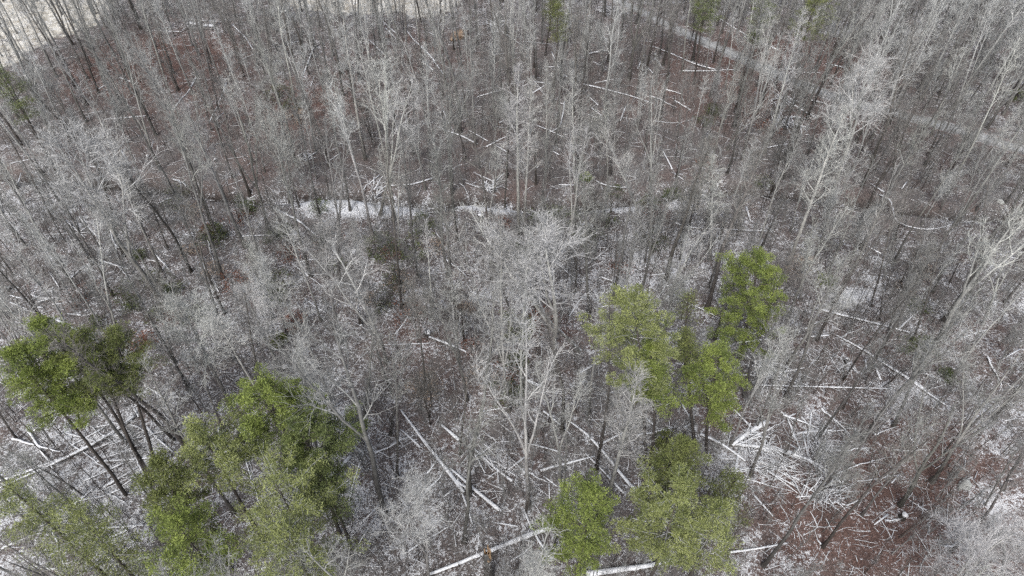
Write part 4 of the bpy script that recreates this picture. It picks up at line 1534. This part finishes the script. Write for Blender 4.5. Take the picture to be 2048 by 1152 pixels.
# ------------------------------------------------------------------ sticks and twigs on the ground
def litter(name, n, lmin, lmax, rad, mat, label, seed):
    rng = np.random.default_rng(seed)
    y = 20 + 140 * rng.random(n)
    x = rng.uniform(-1, 1, n) * (18 + y * .85)
    P = np.stack([x, y], 1)
    ok = (seg_dist(P, ROAD)[0] > 2.2) & (blob(P, PALE) < .5)
    P = P[ok]
    z = height(P)
    k = len(P)
    th = rng.uniform(0, 6.28, k)
    L = rng.uniform(lmin, lmax, k) * rng.uniform(.4, 1, k)
    dv = np.stack([np.cos(th), np.sin(th), rng.normal(0, .06, k)], 1)
    c = np.column_stack([P, z + rad * .8 + .03])
    lines = []
    for i in range(k):
        q = rng.normal(0, .06, 3) * L[i]; q[2] = 0
        lines.append((np.array([c[i] - dv[i] * L[i] / 2, c[i] + q, c[i] + dv[i] * L[i] / 2]), rad * rng.uniform(.5, 1.4) * np.array([1, .8, .5])))
    o = link(name, mesh_np(name, *tubes(lines, 4), M[mat]))
    tag(o, label, name.replace('_', ' '), kind='stuff')
litter('fallen_sticks', 6500, .8, 4.0, .035, 'bleached', 'snowy sticks strewn over the leaf litter', 71)
litter('dead_twigs', 9000, .4, 1.6, .018, 'stick', 'thin brown twigs strewn over the leaf litter', 72)

# ------------------------------------------------------------------ labels
MARKS = [(1550, 150, 'the gravel road'), (1850, 250, "the road's right end"), (1290, 30, "the road's far end"), (1572, 240, 'the brush heap below the road'), (1510, 600, 'the two tiered evergreen'),
 (1265, 660, 'the rounded yellow green evergreen'), (1425, 770, 'the lowest bright evergreen right of centre'), (1360, 1060, 'the big pale evergreen at the bottom'), (1180, 1060, 'the bottom centre evergreen'),
 (60, 740, 'the bright tufted pine'), (205, 750, 'the olive pines'), (520, 830, 'the flat topped bright evergreen'), (600, 910, 'the dark green evergreen'), (380, 900, 'the yellow green peaked evergreen'),
 (540, 1070, 'the sprawling pale evergreen'), (90, 40, 'the upper left clearing'), (760, 10, 'the white clearing'), (916, 74, 'the tan earth mound'), (560, 190, 'the upper left green shrub'),
 (1030, 650, 'the light green round shrub'), (800, 400, "the stream bank's left end"), (960, 437, 'the snow capped dark stump'), (1180, 410, 'the snowy stream bank'), (1700, 585, 'the bright snow patch'),
 (1480, 900, 'the tangle of snowy logs'), (1118, 540, 'the bright dome shaped tree'), (684, 862, 'the white brush pile'), (978, 1110, 'the splintered snag'), (1045, 330, 'the twin pale columns'),
 (400, 54, 'the collapsed timber frame'), (1960, 470, 'the huge bright fan tree'), (1690, 330, 'the fan crowned tree'), (573, 740, 'the left snow topped stump'), (1300, 430, 'the rusty bank bush'),
 (330, 130, 'the rusty leaf slope'), (1690, 1000, 'the brown lower right slope'), (1905, 1090, 'the pale lower right crown'), (640, 700, 'the charred looking trunk'), (1500, 230, 'the arching pale stems'),
 (1390, 120, 'the black trunked pine'), (1100, 80, 'the dark trunked far pine'), (650, 460, 'the long curved snowy log'), (270, 500, 'the leaning pale tree'), (400, 640, 'the bright twig tangle'),
 (770, 560, 'the spreading gaunt tree'), (735, 200, 'the curved upswept tree'), (1720, 690, 'the long straight right log'), (1160, 1070, 'the thick bottom log'), (770, 1000, 'the forking thick trunk'),
 (937, 900, 'the straight lower trunk'), (1080, 790, 'the bright lower fan'), (1927, 972, 'the pale greenish stone'), (1890, 755, 'the mossy right shrub'), (130, 330, 'the tangled bright left crown'),
 (60, 1080, 'the lower left corner evergreens'), (1900, 130, 'the white limbed far trees')]
used = set()
def relation(dx, dy):
    if abs(dx) > abs(dy) * 2.2: return 'right of' if dx > 0 else 'left of'
    if abs(dy) > abs(dx) * 2.2: return 'below' if dy > 0 else 'above'
    return ('below right of' if dx > 0 else 'below left of') if dy > 0 else ('above right of' if dx > 0 else 'above left of')
def edge_words(u, v):
    return ''
for o, (u, v), words, mode, _, hero, cat in THINGS:
    o['category'] = cat
    if mode == 'label':
        o['label'] = words; used.add(words); continue
    best = None
    ms = sorted(MARKS, key=lambda m: (m[0] - u) ** 2 + (m[1] - v) ** 2)
    for m in ms[:9]:
        dd = math.hypot(m[0] - u, m[1] - v)
        rel = relation(u - m[0], v - m[1])
        for far_w in (['just', 'a little', 'some way', 'farther'] if dd < 90 else ['some way', 'well', 'farther', 'far']):
            t = f'{words} {far_w} {rel} {m[2]}'
            if len(t.split()) > 16: t = t.replace('slanting down to the right', 'sloping rightward').replace('rising to the right', 'rising rightward').replace('pointing straight away', 'pointing away')
            if len(t.split()) > 16: t = t.replace('leafless ', '')
            if len(t.split()) > 16: t = t.replace('medium sized', 'mid').replace(' with ', ', ')
            if t not in used and len(t.split()) <= 16 and far_w == (('just' if dd < 35 else 'a little') if dd < 90 else ('some way' if dd < 160 else 'well')):
                best = t; break
        if best: break
    if not best: best = f'{words} {relation(u - ms[0][0], v - ms[0][1])} {ms[0][2]}'
    used.add(best)
    o['label'] = best
for o, (u, v), words, mode, _, hero, cat in THINGS:
    if cat == 'leafless tree': o['group'] = 'leafless trees of the wood'
    elif cat == 'sapling': o['group'] = 'saplings of the undergrowth'
    elif cat == 'log': o['group'] = 'fallen logs on the forest floor'
    elif cat == 'evergreen tree': o['group'] = 'evergreens among the leafless trees'
    elif cat == 'shrub': o['group'] = 'shrubs of the undergrowth'
    elif cat == 'brush pile': o['group'] = 'brush piles of fallen branches'
    elif cat == 'tree stump': o['group'] = 'stumps and snags'
print('things', len(THINGS))
